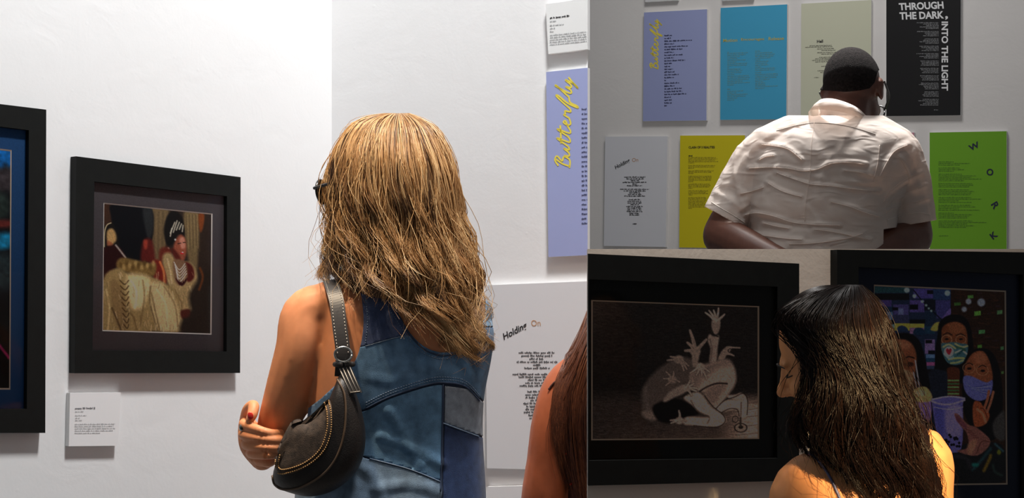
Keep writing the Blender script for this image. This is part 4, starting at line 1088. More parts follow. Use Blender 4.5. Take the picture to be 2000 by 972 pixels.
V2, T2 = fuse([hg], 0.0018, 4, 0.4)
V3, T3 = fuse([lg], 0.010, 4)
V, T = join_vt((V1, T1), (V2, T2), (V3, T3))
put_tri('body', V, T, SKIN_A, wa)
nail = mat('red_nail_varnish', (196, 40, 34), 0.2, coat=0.6)
bvb = BVHTree.FromPolygons([Vector(v) for v in V2], [tuple(int(i) for i in t) for t in T2])
g = Geo(); c = on_surface(bvb, 489, 812, 0.0004)
if c: g.ell(c, ((0.0058, 0, 0.001), (0, 0.0025, 0), (-0.0012, 0, 0.0075)), 12, 8); part('fingernail', g.v, g.f, nail, wa, True)
rg = empty('finger_ring', U(478, 833, D - 0.02)); tag(rg, 'silver ring with dark stone on the blonde woman\'s finger', 'ring')
M_SIL = mat('silver', (200, 200, 196), 0.25, 1.0)
g = Geo(); cc = np.array(U(479, 834, D - 0.013)); 
g.tube([cc + 0.0115 * np.array((0.25 * math.cos(t), math.cos(t) * -0.97, math.sin(t))) for t in np.linspace(0, 2 * math.pi, 24)], [0.0016] * 24, 8, cap=False, smooth=False); part('band', g.v, g.f, M_SIL, rg, True)
g = Geo(); g.ell(cc + np.array((-0.004, -0.0125, 0.0)), ((0.0058, 0, 0.002), (0, 0.003, 0), (-0.002, 0, 0.0065)), 14, 8); part('bezel', g.v, g.f, M_SIL, rg, True)
g = Geo(); g.ell(cc + np.array((-0.004, -0.0152, 0.0)), ((0.0032, 0, 0.001), (0, 0.002, 0), (-0.001, 0, 0.0036)), 12, 8); part('stone', g.v, g.f, mat('dark_stone', (40, 44, 40), 0.1), rg, True)
for s_ in (-1, 1):
    g = Geo(); g.ell(L(s_ * 0.032, 0.076, 0.002), (r_ * 0.013, f_ * 0.013, u_ * 0.011)); part('eye', g.v, g.f, EYE, wa, True)
# --- patchwork denim top
TV, TT = fuse([tg], 0.0052, 7)
px, py = topx(TV)
outline = catmull([(700, 540), (706, 575), (712, 625), (707, 672), (694, 708), (668, 742), (632, 778)], 6).tolist() + [(590, 812), (540, 860), (540, 1010), (560, 1150), (1000, 1150), (1010, 560), (946, 560)] + catmull([(944, 578), (942, 612), (932, 648), (905, 678), (868, 688), (832, 679), (802, 652), (778, 612), (756, 575), (742, 545)], 6).tolist()
fld = -poly_sdf(px, py, outline)
GV, GT = clip(TV, TT, fld)
GN = normals(GV, GT)
gx, gy = topx(GV)
def fold(px, py):
    h_ = 0.0016 * np.sin(px * 0.055 + py * 0.02) * np.clip((py - 740) / 120, 0, 1)
    for pts, w, a in (([(745, 850), (800, 872), (860, 905)], 8, 0.005), ([(760, 800), (790, 850), (820, 905)], 9, 0.004), ([(700, 905), (730, 930), (745, 972)], 9, 0.005), ([(842, 700), (846, 735)], 6, 0.003), ([(905, 700), (915, 740)], 6, 0.003), ([(735, 955), (800, 945), (855, 960)], 10, 0.004), ([(720, 735), (760, 742), (800, 735)], 9, 0.002), ([(655, 960), (670, 930)], 10, 0.006)):
        d_ = line_dist(px, py, catmull(pts, 6)); h_ = h_ + a * np.exp(-(d_ / w) ** 2)
    return h_
GV = GV + GN * fold(gx, gy)[:, None]
D_BASE = mat('denim_dark_seam', (40, 52, 74), 0.85, noise=0.2, nscale=200)
SV, ST = shell(GV, GT, 0.004, 0.0015)
top = put_tri('denim_top', SV, ST, D_BASE, wa); top['label'] = 'sleeveless top pieced from blue denim panels'
def denim(name, c): return mat(name, c, 0.85, spec=0.2, noise=0.28, nscale=55, bump=0.35, bscale=900, sheen=0.15)
yoke_lo = catmull([(640, 812), (715, 797), (760, 775), (830, 752), (866, 747), (908, 754), (945, 790), (975, 830)], 6).tolist()
panels = [
    ('denim_yoke_dark', (72, 86, 122), [(690, 520), (760, 520), (800, 640), (800, 656), (770, 660), (711, 676), (640, 690), (600, 640)]),
    ('denim_yoke_mid', (90, 126, 162), [(560, 700), (640, 691), (711, 677), (770, 661), (800, 657), (806, 640), (880, 660), (938, 640), (990, 640)] + [(990, 840)] + yoke_lo[::-1] + [(560, 830)]),
    ('denim_strap_light', (140, 174, 204), [(930, 540), (1000, 540), (1000, 639), (936, 639)]),
    ('denim_body_blue', (98, 138, 174), [(560, 832)] + [p for p in [(a_, b_ + 3) for a_, b_ in yoke_lo] if p[0] < 865] + [(864, 752), (862, 830), (860, 939), (800, 915), (722, 893), (560, 870)]),
    ('denim_grey_blue', (138, 150, 166), [(867, 752), (910, 758), (948, 795), (980, 835), (980, 872), (935, 851), (866, 824)]),
    ('denim_navy', (48, 66, 104), [(866, 827), (935, 854), (985, 876), (1000, 1160), (862, 1160), (862, 940)]),
    ('denim_lower', (116, 140, 164), [(560, 873), (722, 896), (800, 918), (859, 942), (859, 1160), (540, 1160)]),
]
gx, gy = topx(GV)
for nm, col, pl in panels:
    PV, PT = clip(GV, GT, -poly_sdf(gx, gy, pl) - 0.35)
    if len(PT) == 0: continue
    SV, ST = shell(PV, PT, 0.0056, 0.0012, None)
    put_tri('denim_panel', SV, ST, denim(nm, col), top)
bvt = BVHTree.FromPolygons([Vector(v) for v in GV + normals(GV, GT) * 0.0068], [tuple(int(i) for i in t) for t in GT])
STI = mat('denim_thread', (120, 140, 165), 0.8); SEA = mat('denim_seam_edge', (52, 68, 96), 0.85)
yl = [(715, 797), (760, 775), (830, 752), (866, 747), (908, 754), (936, 782)]
for pts, rr_, mm, ds in ((yl, 0.0016, SEA, None), ([(x, y - 6) for x, y in yl], 0.0009, STI, 0.005), ([(x, y - 11) for x, y in yl], 0.0009, STI, 0.005), ([(714, 676), (770, 660), (798, 655)], 0.001, STI, None),
                     ([(865, 750), (864, 830), (860, 960)], 0.0016, SEA, None), ([(722, 895), (800, 916), (860, 940)], 0.0012, STI, None), ([(866, 826), (935, 852)], 0.0012, STI, None),
                     ([(758, 584), (782, 622), (806, 660), (834, 685), (868, 694), (906, 684), (934, 654)], 0.0014, SEA, None), ([(752, 590), (777, 628), (802, 667), (832, 692), (868, 701), (908, 691)], 0.0008, STI, 0.005),
                     ([(711, 560), (718, 625), (713, 674)], 0.0009, STI, 0.005)):
    seam('stitching', bvt, pts, rr_, mm, top, 0.0004, ds)
LV, LT = fuse([tg, lg], 0.012, 4)
qx, qy = topx(LV); PV, PT = clip(LV, LT, np.minimum((qy - 1140) * 0.001, LV[:, 2] - 0.09)); SV, ST = shell(PV, PT, 0.010, 0.002); put_tri('trousers', SV, ST, denim('denim_trousers', (60, 76, 104)), wa)
# --- hair
Lp = [(752, 221), (690, 243), (655, 300), (643, 372), (646, 440), (654, 500), (652, 548), (690, 590), (740, 640)]
Rp = [(800, 221), (850, 252), (884, 322), (898, 400), (914, 470), (926, 540), (932, 600), (934, 660), (926, 705)]
dz = [0.02, 0.02, 0.02, 0.02, 0.02, 0.01, 0.0, 0.0, 0.0]; bu = [0.015, 0.075, 0.115, 0.125, 0.125, 0.125, 0.125, 0.12, 0.115]
send = lambda u: np.interp(u, [-1, -0.6, -0.35, -0.1, 0.15, 0.5, 0.8, 1], [0.74, 0.73, 0.74, 0.80, 0.92, 0.99, 0.98, 0.88])
PAL = [(58, 40, 27), (108, 77, 50), (164, 120, 76), (206, 162, 110), (240, 206, 154)]
bvh_a = BVHTree.FromPolygons([Vector(p) for p in V1 + normals(V1, T1) * 0.004], [tuple(int(i) for i in t) for t in T1])
hb = hair_base('hair', wa, Lp, Rp, D, dz, bu, mat('hair_dark_blonde', (84, 58, 36), 0.7, noise=0.3, nscale=60), 0.82, 100, 0.80, bvh_a, 0.001)
hb['label'] = 'long wavy blonde hair with darker roots'
hair_strands('hair_strands', hb, Lp, Rp, D, dz, bu, 3500, 23, 0.00085, PAL, send, HAIR_M, 3, 104, 40, 0.72, 24.0, 3.3, 1.7, 3.0, (0.86, 1.03), 0.05, ((78, 54, 36), 5.0, 0.7), None, bvh_a, 0.006, 0.75)
hair_strands('hair_strands', hb, Lp, Rp, D, dz, bu, 380, 23, 0.0007, PAL[2:], lambda u: send(u) * 1.03, HAIR_M, 8, 104, 50, 0.3, 22.0, 3.0, 1.6, 7.0, (0.98, 1.06), 0.25, ((110, 78, 50), 5.0, 0.5), None, bvh_a)
# --- sunglasses
sg = empty('sunglasses', L(0, 0.10, 0)); tag(sg, 'black sunglasses worn by the blonde woman', 'sunglasses')
BLK = mat('black_plastic', (16, 16, 17), 0.25)
for s_ in (-1, 1):
    c = L(s_ * 0.034, 0.112, -0.004)
    g = Geo(); ring = [c + 0.027 * math.cos(t) * r_ + 0.022 * math.sin(t) * u_ - f_ * 0.004 * math.cos(t) * s_ for t in np.linspace(0, 2 * math.pi, 28)]
    g.tube(ring, [0.0032] * 28, 8, cap=False, smooth=False); part('rim', g.v, g.f, BLK, sg, True)
    g = Geo(); g.ell(c, (r_ * 0.026, f_ * 0.0015, u_ * 0.021)); part('lens', g.v, g.f, mat('dark_lens', (18, 18, 20), 0.08), sg, True)
    g = Geo(); g.tube([c + s_ * r_ * 0.027 + u_ * 0.006, L(s_ * 0.077, 0.05, 0.006), L(s_ * 0.080, -0.02, 0.006)], [0.0034, 0.003, 0.0026], 8); part('temple', g.v, g.f, BLK, sg, True)
g = Geo(); g.tube([L(-0.010, 0.114, 0.0), L(0, 0.118, 0.004), L(0.010, 0.114, 0.0)], [0.0026] * 3, 8); part('bridge', g.v, g.f, BLK, sg, True)

# ------------------------------------------------------------------ shoulder bag
DB = 2.80
bag = empty('shoulder_bag', U(625, 968, DB)); tag(bag, 'dark brown shoulder bag with stitched flap hanging from the blonde woman\'s shoulder', 'bag')
M_BAG = mat('dark_brown_leather', (30, 24, 21), 0.5, noise=0.2, nscale=80, bump=0.2, bscale=400)
M_BAG2 = mat('brown_woven_jacquard', (66, 53, 43), 0.8, noise=0.5, nscale=110, bump=0.3, bscale=700)
M_STRAP = mat('dark_grey_leather', (46, 43, 42), 0.42, noise=0.15, nscale=120)
M_STI = mat('tan_thread', (196, 152, 96), 0.7); M_STI2 = mat('pale_thread', (190, 180, 166), 0.7)
ol = catmull([(663, 733), (650, 762), (636, 790), (602, 820), (574, 826), (556, 846), (546, 884), (533, 926), (541, 950), (570, 963), (608, 969), (650, 958), (688, 930), (708, 895), (714, 850), (706, 800), (692, 760), (678, 735)], 6, True)
cen = np.array((638, 872.0)); g = Geo(); R = []
for kk in np.linspace(-1, 1, 17):
    a_ = kk * math.pi / 2; sc_ = abs(math.cos(a_)) ** 0.45; sc_ = max(sc_, 0.03)
    R.append([np.array(U(*(cen + (p - cen) * sc_), DB + 0.048 * math.sin(a_))) for p in ol])
g.rings(R[::-1])
bm = bmesh.new(); me = to_mesh(g); bm.from_mesh(me); bmesh.ops.recalc_face_normals(bm, faces=bm.faces); bm.to_mesh(me); bm.free(); me.materials.append(M_BAG)
me.transform(Matrix.Translation(-bag.location)); put('bag_body', me, bag, True)
bv = BVHTree.FromPolygons([Vector(p) for p in g.v], g.f)
cb = lambda *p: [(440 + x / 2.15, 520 + y / 2.15) for x, y in p]
fp = catmull(cb((288, 655), (330, 645), (380, 605), (420, 565), (440, 560), (450, 610), (446, 700), (415, 780), (350, 840), (270, 872), (222, 866), (215, 810), (235, 750), (262, 695)), 5, True)
pc = fp.mean(0); rings = []
for kk in (0.02, 0.2, 0.4, 0.6, 0.8, 0.94, 1.0):
    row = []
    for p in fp:
        q = pc + (p - pc) * kk; s3 = on_surface(bv, q[0], q[1], 0.006 if kk < 1 else 0.001); row.append(s3 if s3 else U(q[0], q[1], DB - 0.04))
    rings.append(row)
g = Geo(); g.rings(rings); fl = part('flap', g.v, g.f, M_BAG2, bag, True)
bv2 = BVHTree.FromPolygons([Vector(p) for p in g.v], g.f)
for pts in (cb((415, 570), (428, 610), (426, 690), (395, 770), (330, 825), (250, 852), (224, 840), (230, 790)), cb((432, 562), (443, 610), (440, 700), (408, 778), (345, 834), (262, 866), (216, 862), (212, 810))):
    seam('stitching', bv2, pts, 0.0011, M_STI, fl, 0.0008, 0.0042)
seam('piping', bv, cb((470, 470), (500, 540), (505, 640), (490, 740), (455, 820), (400, 880), (320, 925), (250, 935), (210, 915), (200, 880)), 0.0022, mat('brown_piping', (92, 74, 58), 0.5), bag, 0.001)
seam('zip', bv, cb((462, 470), (440, 520), (415, 560), (370, 590), (335, 640)), 0.0022, mat('zip_brass', (120, 96, 64), 0.4, 0.6), bag, 0.002)
bvs = BVHTree.FromPolygons([Vector(p) for p in V1], [tuple(int(i) for i in t) for t in T1])
def strap_path(pts): return [np.array(U(x, y, d_)) for x, y, d_ in pts]
# strap over the shoulder, down to the ring, then to the bag; its front half runs down the other side
sp = [(668, 735, 2.805), (670, 690, 2.800), (664, 640, 2.812), (658, 590, 2.835), (650, 562, 2.865), (645, 548, 2.915), (648, 556, 2.985), (655, 600, 3.03), (662, 690, 3.01), (660, 760, 2.90)]
P = catmull(strap_path(sp), 8); Tt = np.gradient(P, axis=0); Tt /= np.linalg.norm(Tt, axis=1)[:, None]
wv = np.array((1.0, 0.0, 0.12)); v = []; f = []
for i, (p, t) in enumerate(zip(P, Tt)):
    w_ = wv - t * wv.dot(t); w_ /= np.linalg.norm(w_); n_ = np.cross(w_, t); n_ /= np.linalg.norm(n_)
    hw = 0.0135
    for a_, b_ in ((-1, 1), (1, 1), (1, -1), (-1, -1)): v.append(p + w_ * hw * a_ + n_ * 0.0018 * b_)
    if i:
        for q in range(4): f.append((4 * (i - 1) + q, 4 * (i - 1) + (q + 1) % 4, 4 * i + (q + 1) % 4, 4 * i + q))
st = part('strap', v, f, M_STRAP, bag)
g = Geo()
for sd in (-0.0098, 0.0, 0.0098):
    acc = 0.0
    for i in range(8, 52):
        t = Tt[i]; w_ = wv - t * wv.dot(t); w_ /= np.linalg.norm(w_); n_ = np.cross(w_, t); n_ /= np.linalg.norm(n_)
        if sd == 0.0: continue
        q0 = P[i] + w_ * sd; q1 = P[i] + (P[i + 1] - P[i]) * 0.6 + w_ * sd
        for sg_ in (-1, 1): g.tube([q0 + n_ * 0.0022 * sg_, q1 + n_ * 0.0022 * sg_], [0.0007] * 2, 5, cap=False, smooth=False)
part('stitching', g.v, g.f, M_STI2, st, True)
g = Geo(); cc = np.array(U(671, 692, 2.785)); g.tube([cc + np.array((0.0155 * math.cos(t), -0.004 + 0.003 * math.sin(2 * t), 0.0135 * math.sin(t))) for t in np.linspace(0, 2 * math.pi, 30)], [0.0023] * 30, 8, cap=False, smooth=False); part('ring_buckle', g.v, g.f, M_SIL, bag, True)
g = Geo(); cc = np.array(U(672, 711, 2.79)); g.tube([cc + np.array((0.016 * math.cos(t), 0.008 * math.sin(t), 0.0)) for t in np.linspace(0, 2 * math.pi, 24)], [0.0052] * 24, 8, cap=False, smooth=False); part('keeper_loop', g.v, g.f, M_STRAP, bag, True)
a_ = [np.array(U(x, y, d_)) for x, y, d_ in ((660, 718, 2.782), (684, 712, 2.782), (707, 766, 2.765), (683, 769, 2.765))]
b_ = [p + np.array((0, 0.004, 0)) for p in a_]
tl = part('strap_end', a_ + b_, [(0, 3, 2, 1), (4, 5, 6, 7), (0, 1, 5, 4), (1, 2, 6, 5), (2, 3, 7, 6), (3, 0, 4, 7)], M_STRAP, bag)
g = Geo(); n_ = np.array((0, -0.0006, 0))
for e0, e1 in (((0.1, 0.05), (0.1, 0.95)), ((0.36, 0.05), (0.36, 0.95)), ((0.64, 0.05), (0.64, 0.95)), ((0.9, 0.05), (0.9, 0.95)), ((0.1, 0.95), (0.9, 0.95))):
    q = [a_[0] * (1 - u) * (1 - v_) + a_[1] * u * (1 - v_) + a_[2] * u * v_ + a_[3] * (1 - u) * v_ + n_ for u, v_ in (e0, e1)]
    g.tube(q, [0.0008] * 2, 5, cap=False, smooth=False)
part('edge_stitching', g.v, g.f, M_STI2, tl, True)
# ------------------------------------------------------------------ man in the white shirt
D = 4.41; k = D / F
mb = empty('person', (U(1605, 486, D).x, D, 0.30)); tag(mb, 'man with shaved hair and white linen shirt, back turned, hands behind his back', 'person')
SH = [(1642, 232, 58, 58, 0.02), (1640, 250, 98, 70, 0.01), (1634, 275, 142, 86, 0.0), (1624, 310, 164, 104, 0.0), (1612, 355, 158, 116, 0.0), (1603, 405, 146, 124, 0.0), (1600, 460, 140, 128, 0.0), (1600, 530, 146, 134, 0.0), (1600, 620, 150, 138, 0.0), (1600, 700, 146, 132, 0.0)]
sg_ = Geo(); sg_.torso(D, SH, 44, 2.5)
sg_.tube([U(1560, 285, D), U(1497, 318, D), U(1452, 372, D), U(1420, 428, D - 0.005), U(1404, 460, D - 0.01)], [62 * k, 62 * k, 52 * k, 46 * k, 44 * k])
sg_.tube([U(1690, 275, D), U(1742, 312, D), U(1766, 375, D), U(1778, 436, D - 0.005), U(1780, 470, D - 0.01)], [58 * k, 58 * k, 53 * k, 48 * k, 46 * k])
bg_ = Geo()
bg_.torso(D, [(x, y, w * 0.86, d_ * 0.86, z) for x, y, w, d_, z in SH] + [(1600, 760, 130, 118, 0.0)], 36)
bg_.tube([U(1640, 270, D + 0.02), U(1650, 228, D + 0.03), U(1657, 185, D + 0.05)], [58 * k, 49 * k, 48 * k])
L, r_, f_, u_ = head_geo(bg_, U(1667, 182, D + 0.055), (0.40, 0.86, -0.34), (0.02, 0.34, 0.94), 1.05)
bg_.tube([U(1500, 330, D), U(1450, 395, D), U(1416, 448, D - 0.01), U(1410, 462, D - 0.02)], [46 * k, 42 * k, 39 * k, 38 * k])
bg_.tube([U(1410, 460, D - 0.02), U(1450, 478, D - 0.08), U(1530, 515, D - 0.17), U(1585, 535, D - 0.21)], [38 * k, 36 * k, 28 * k, 22 * k])
bg_.tube([U(1740, 330, D), U(1764, 395, D), U(1780, 450, D - 0.01), U(1782, 464, D - 0.02)], [46 * k, 43 * k, 40 * k, 39 * k])
bg_.tube([U(1782, 462, D - 0.02), U(1745, 480, D - 0.08), U(1670, 518, D - 0.17), U(1625, 540, D - 0.23)], [39 * k, 36 * k, 28 * k, 22 * k])
hand_geo(bg_, U(1585, 535, D - 0.21), (0.85, -0.1, -0.5), (0, 1, 0), 1.05, 0.6)
hand_geo(bg_, U(1625, 540, D - 0.25), (-0.85, -0.1, -0.5), (0, 1, 0), 1.05, 0.6, -1)
lg = Geo(); legs_geo(lg, D, 1600, 740, 0.30, 0.11, 0.11)
V1, T1 = fuse([bg_], 0.0058, 7); V3, T3 = fuse([lg], 0.012, 4)
V, T = join_vt((V1, T1), (V3, T3)); put_tri('body', V, T, SKIN_B, mb)
for s_ in (-1, 1):
    g = Geo(); g.ell(L(s_ * 0.032, 0.076, 0.002), (r_ * 0.013, f_ * 0.013, u_ * 0.011)); part('eye', g.v, g.f, EYE, mb, True)
# short cropped hair
px, py = topx(V1)
hl = np.array([(1590, 60), (1590, 172), (1604, 176), (1618, 177), (1650, 179), (1680, 176), (1697, 172), (1707, 160), (1712, 140), (1735, 120), (1735, 60)], float)
hc = np.array(L(0, -0.012, 0.03)); face = ((V1 - hc) @ f_)
fld = np.minimum(-poly_sdf(px, py, hl), (0.062 - face) * 600)
HV, HT = clip(V1, T1, fld); SV, ST = shell(HV, HT, 0.0, 0.0035)
put_tri('cropped_hair', SV, ST, mat('cropped_black_hair', (30, 26, 26), 0.9, spec=0.1, noise=0.7, nscale=170, bump=1.0, bscale=500), mb)
# shirt
V, T = fuse([sg_], 0.0043, 9)
px, py = topx(V)
inpoly = lambda pl: -poly_sdf(px, py, pl)
fl_l = (px - 1385) * (445 - 405) - (py - 407) * (1455 - 1385); fl_l = fl_l / math.hypot(40, 70)
fl_r = ((px - 1728) * (430 - 447) - (py - 447) * (1825 - 1728)) / math.hypot(17, 97)
# only the sleeves are cut at the hems, the body of the shirt runs on down
fld = np.full(len(V), 50.0)
cx_l = 1478 - (py - 400) * 0.10; cx_r = 1722 + (py - 440) * 0.05
fld = np.where(px < cx_l, fl_l, fld); fld = np.where(px > cx_r, fl_r, fld)
fld = np.minimum(fld, 690 - py)
fld = np.minimum(fld, (py - 236 + 0.0 * px) + 8)
V, T = clip(V, T, fld)
px, py = topx(V); N = normals(V, T); back = N[:, 1] < 0.15
cm = lambda *p: [(1360 + x / 2.43, 90 + y / 2.43) for x, y in p]
wr = [ # traced creases: points, width px, height m
 (cm((250, 580), (340, 575), (430, 580), (500, 592), (570, 585), (640, 558), (720, 552), (800, 562)), 3.2, 0.011),
 (cm((380, 600), (460, 630), (540, 655), (620, 662), (700, 672), (780, 682), (870, 688)), 3.0, 0.010),
 (cm((230, 800), (290, 792), (370, 808), (450, 835), (540, 846), (680, 850)), 3.0, 0.010),
 (cm((310, 468), (380, 475), (440, 492), (500, 540)), 3.2, 0.008), (cm((300, 540), (330, 525), (370, 520)), 3, 0.006),
 (cm((340, 650), (390, 680), (440, 700), (500, 715)), 3.0, 0.008), (cm((210, 700), (260, 690), (320, 670)), 3.2, 0.006),
 (cm((560, 870), (640, 880), (720, 896), (820, 918)), 3.2, 0.009), (cm((270, 890), (330, 900), (420, 912), (500, 918)), 3.6, 0.010),
 (cm((440, 940), (560, 935), (700, 915), (790, 890)), 4, 0.008), (cm((640, 740), (720, 760), (800, 790), (870, 810)), 3.2, 0.007),
 (cm((700, 590), (780, 600), (850, 620)), 3.2, 0.007), (cm((320, 840), (380, 855), (440, 865)), 3, 0.006),
 (cm((560, 360), (545, 480), (540, 600), (520, 740), (515, 830)), 5, 0.006), (cm((480, 380), (430, 460), (400, 560), (330, 640), (320, 720)), 5, 0.006),
 (cm((640, 520), (600, 600), (580, 680)), 5, 0.006), (cm((300, 420), (250, 520), (225, 620), (235, 760)), 6, 0.007), (cm((720, 400), (680, 500)), 6, 0.005),
 (cm((1000, 470), (940, 500), (900, 560), (870, 620)), 4, 0.010), (cm((1060, 600), (980, 640), (920, 690), (890, 740)), 4, 0.010), (cm((1080, 660), (1010, 690), (950, 720), (900, 770)), 4, 0.009),
 (cm((1100, 720), (1040, 740), (960, 760), (900, 790)), 4, 0.009), (cm((960, 520), (1000, 590), (1010, 640)), 4, 0.007), (cm((870, 470), (860, 560), (840, 640)), 6, 0.008),
 (cm((200, 480), (180, 560), (190, 640)), 5, 0.008), (cm((230, 520), (200, 600), (200, 700), (230, 780)), 5, 0.008), (cm((100, 700), (160, 730), (210, 770)), 4, 0.006), (cm((130, 660), (180, 660), (210, 690)), 4, 0.006),
 (cm((400, 395), (480, 370), (560, 358), (660, 364), (760, 385), (840, 410)), 2.6, 0.005), (cm((330, 420), (420, 425), (520, 440), (620, 450), (720, 440), (800, 425)), 5, 0.004),
 (cm((520, 760), (560, 800), (580, 840)), 4, 0.005), (cm((480, 600), (560, 620), (620, 640)), 4, 0.004), (cm((650, 640), (760, 650), (860, 640)), 4, 0.005)]
h_ = np.zeros(len(V))
for pts, w, a_ in wr:
    c = catmull(pts, 5); d_ = line_dist(px, py, c)
    h_ += a_ * 0.40 * np.exp(-np.abs(d_ / (w * 1.1)) ** 1.2) - a_ * 0.14 * np.exp(-((d_ - w * 2.4) / (w * 1.6)) ** 2)
rs = np.random.default_rng(2)
for i in range(26):
    fx_, fy_ = rs.normal(0, 0.045), rs.normal(0, 0.075); h_ += 0.00055 * np.sin(px * fx_ + py * fy_ + rs.uniform(0, 6.28))
V = V + N * (np.where(back, h_, 0.3 * h_) * np.clip((py - 236) / 25, 0, 1))[:, None]
SV, ST = shell(V, T, 0.003, 0.0012)
M_SHIRT = mat('white_linen', (232, 226, 220), 0.85, spec=0.15, bump=0.2, bscale=700, sheen=0.1)
def linen():
    m = MATS['white_linen']; nt = m.node_tree; b = nt.nodes['Principled BSDF']; o = [n for n in nt.nodes if n.type == 'OUTPUT_MATERIAL'][0]
    t = nt.nodes.new('ShaderNodeBsdfTranslucent'); t.inputs[0].default_value = (*lin((235, 205, 185)), 1)
    tr = nt.nodes.new('ShaderNodeBsdfTransparent'); tr.inputs[0].default_value = (1.0, 0.93, 0.88, 1); mx = nt.nodes.new('ShaderNodeMixShader'); mx.inputs[0].default_value = 0.22
    mx2 = nt.nodes.new('ShaderNodeMixShader'); mx2.inputs[0].default_value = 0.38
    nt.links.new(b.outputs[0], mx.inputs[1]); nt.links.new(t.outputs[0], mx.inputs[2])
    nt.links.new(mx.outputs[0], mx2.inputs[1]); nt.links.new(tr.outputs[0], mx2.inputs[2]); nt.links.new(mx2.outputs[0], o.inputs[0])
linen()
def linen_relief():
    nt = MATS['white_linen'].node_tree; b = nt.nodes['Principled BSDF']
    old = b.inputs['Normal'].links[0].from_socket
    tc = nt.nodes.new('ShaderNodeTexCoord'); mp = nt.nodes.new('ShaderNodeMapping'); mp.inputs['Scale'].default_value = (0.8, 0.8, 2.0)
    n = nt.nodes.new('ShaderNodeTexNoise'); n.inputs['Scale'].default_value = 16; n.inputs['Detail'].default_value = 4; n.inputs['Distortion'].default_value = 1.4
    n.noise_type = 'RIDGED_MULTIFRACTAL'
    bp = nt.nodes.new('ShaderNodeBump'); bp.inputs['Strength'].default_value = 0.5; bp.inputs['Distance'].default_value = 0.008
    nt.links.new(tc.outputs['Object'], mp.inputs[0]); nt.links.new(mp.outputs[0], n.inputs['Vector']); nt.links.new(n.outputs[0], bp.inputs['Height'])
    nt.links.new(old, bp.inputs['Normal']); nt.links.new(bp.outputs[0], b.inputs['Normal'])
linen_relief()
sh = put_tri('shirt', SV, ST, M_SHIRT, mb); sh['label'] = 'creased short-sleeved white linen shirt'
# collar: stand and folded leaf round the neck
tp = [(1700, 236, 0.02), (1688, 222, -0.035), (1672.8, 209, -0.075), (1648, 198, -0.095), (1623, 192, -0.09), (1603, 194, -0.06), (1598, 203, 0.0), (1608, 225, 0.08), (1645, 245, 0.13), (1685, 246, 0.10)]
lo = [(1708, 246, 0.01), (1694, 237, -0.055), (1667, 225, -0.105), (1640, 218, -0.125), (1607, 214, -0.115), (1583, 215, -0.075), (1580, 226, 0.0), (1595, 250, 0.09), (1645, 268, 0.15), (1695, 264, 0.11)]
A = catmull([tuple(U(x, y, D + z)) for x, y, z in tp], 6, True); B = catmull([tuple(U(x, y, D + z)) for x, y, z in lo], 6, True)
mid = (A + B) / 2 + np.array((0, -0.006, 0.004)); inn = A + (A.mean(0) - A) * 0.03 + np.array((0, 0.0, -0.045))
n = len(A); v = list(inn) + list(A) + list(mid) + list(B) + list(B + (A.mean(0) - B) * 0.02); f = []
for lv in range(4):
    for i in range(n): f.append((lv * n + i, lv * n + (i + 1) % n, (lv + 1) * n + (i + 1) % n, (lv + 1) * n + i))
part('collar', v, f, M_SHIRT, sh, True)
bvs2 = BVHTree.FromPolygons([Vector(p) for p in SV[:len(V)]], [tuple(int(i) for i in t) for t in T])
for pts, w, a_ in wr[:14]:
    seam('crease', bvs2, pts, 0.0014, M_SHIRT, sh, 0.0002)
for pts, w, a_ in wr[18:24]: seam('crease', bvs2, pts, 0.0012, M_SHIRT, sh, 0.0002)
HEM = mat('linen_thread', (205, 198, 190), 0.9)
seam('yoke_seam', bvs2, cm((380, 402), (480, 375), (560, 365), (660, 370), (760, 390), (850, 418)), 0.0011, HEM, sh, 0.0004)
seam('hem_seam', bvs2, cm((72, 740), (120, 770), (180, 805), (230, 838)), 0.001, HEM, sh, 0.0004)
seam('hem_seam', bvs2, cm((905, 825), (980, 800), (1060, 790), (1110, 800)), 0.001, HEM, sh, 0.0004)
LV, LT = fuse([bg_, lg], 0.014, 4); PV, PT = clip(LV, LT, np.minimum(np.minimum(0.98 - LV[:, 2] + 0.30, LV[:, 2] - 0.39), 0.34 - np.abs(LV[:, 0] - U(1600, 600, D).x)))
qx, qy = topx(PV); PV, PT = clip(PV, PT, qy - 690.0); SV, ST = shell(PV, PT, 0.008, 0.003); put_tri('trousers', SV, ST, mat('charcoal_wool', (44, 45, 50), 0.9), mb)
# glasses
ge = empty('eyeglasses', L(0, 0.10, 0)); tag(ge, 'black framed eyeglasses worn by the man in the white shirt', 'eyeglasses')
CLR = glass_mat()
for s_ in (-1, 1):
    c = L(s_ * 0.036, 0.125, -0.006)
    g = Geo(); ring = [c + 0.027 * math.copysign(abs(math.cos(t)) ** 0.7, math.cos(t)) * r_ + 0.021 * math.copysign(abs(math.sin(t)) ** 0.7, math.sin(t)) * u_ - f_ * 0.003 * math.cos(t) * s_ for t in np.linspace(0, 2 * math.pi, 28)]
    g.tube(ring, [0.0026] * 28, 8, cap=False, smooth=False); part('rim', g.v, g.f, BLK, ge, True)
    g = Geo(); g.ell(c, (r_ * 0.026, f_ * 0.001, u_ * 0.020)); part('lens', g.v, g.f, CLR, ge, True)
    g = Geo(); g.tube([c + s_ * r_ * 0.029 + u_ * 0.010, L(s_ * 0.086, 0.06, 0.006), L(s_ * 0.089, -0.02, 0.008)], [0.0038, 0.0034, 0.0028], 8); part('temple', g.v, g.f, BLK, ge, True)
g = Geo(); g.tube([L(-0.011, 0.127, 0.0), L(0, 0.130, 0.003), L(0.011, 0.127, 0.0)], [0.0026] * 3, 8); part('bridge', g.v, g.f, BLK, ge, True)
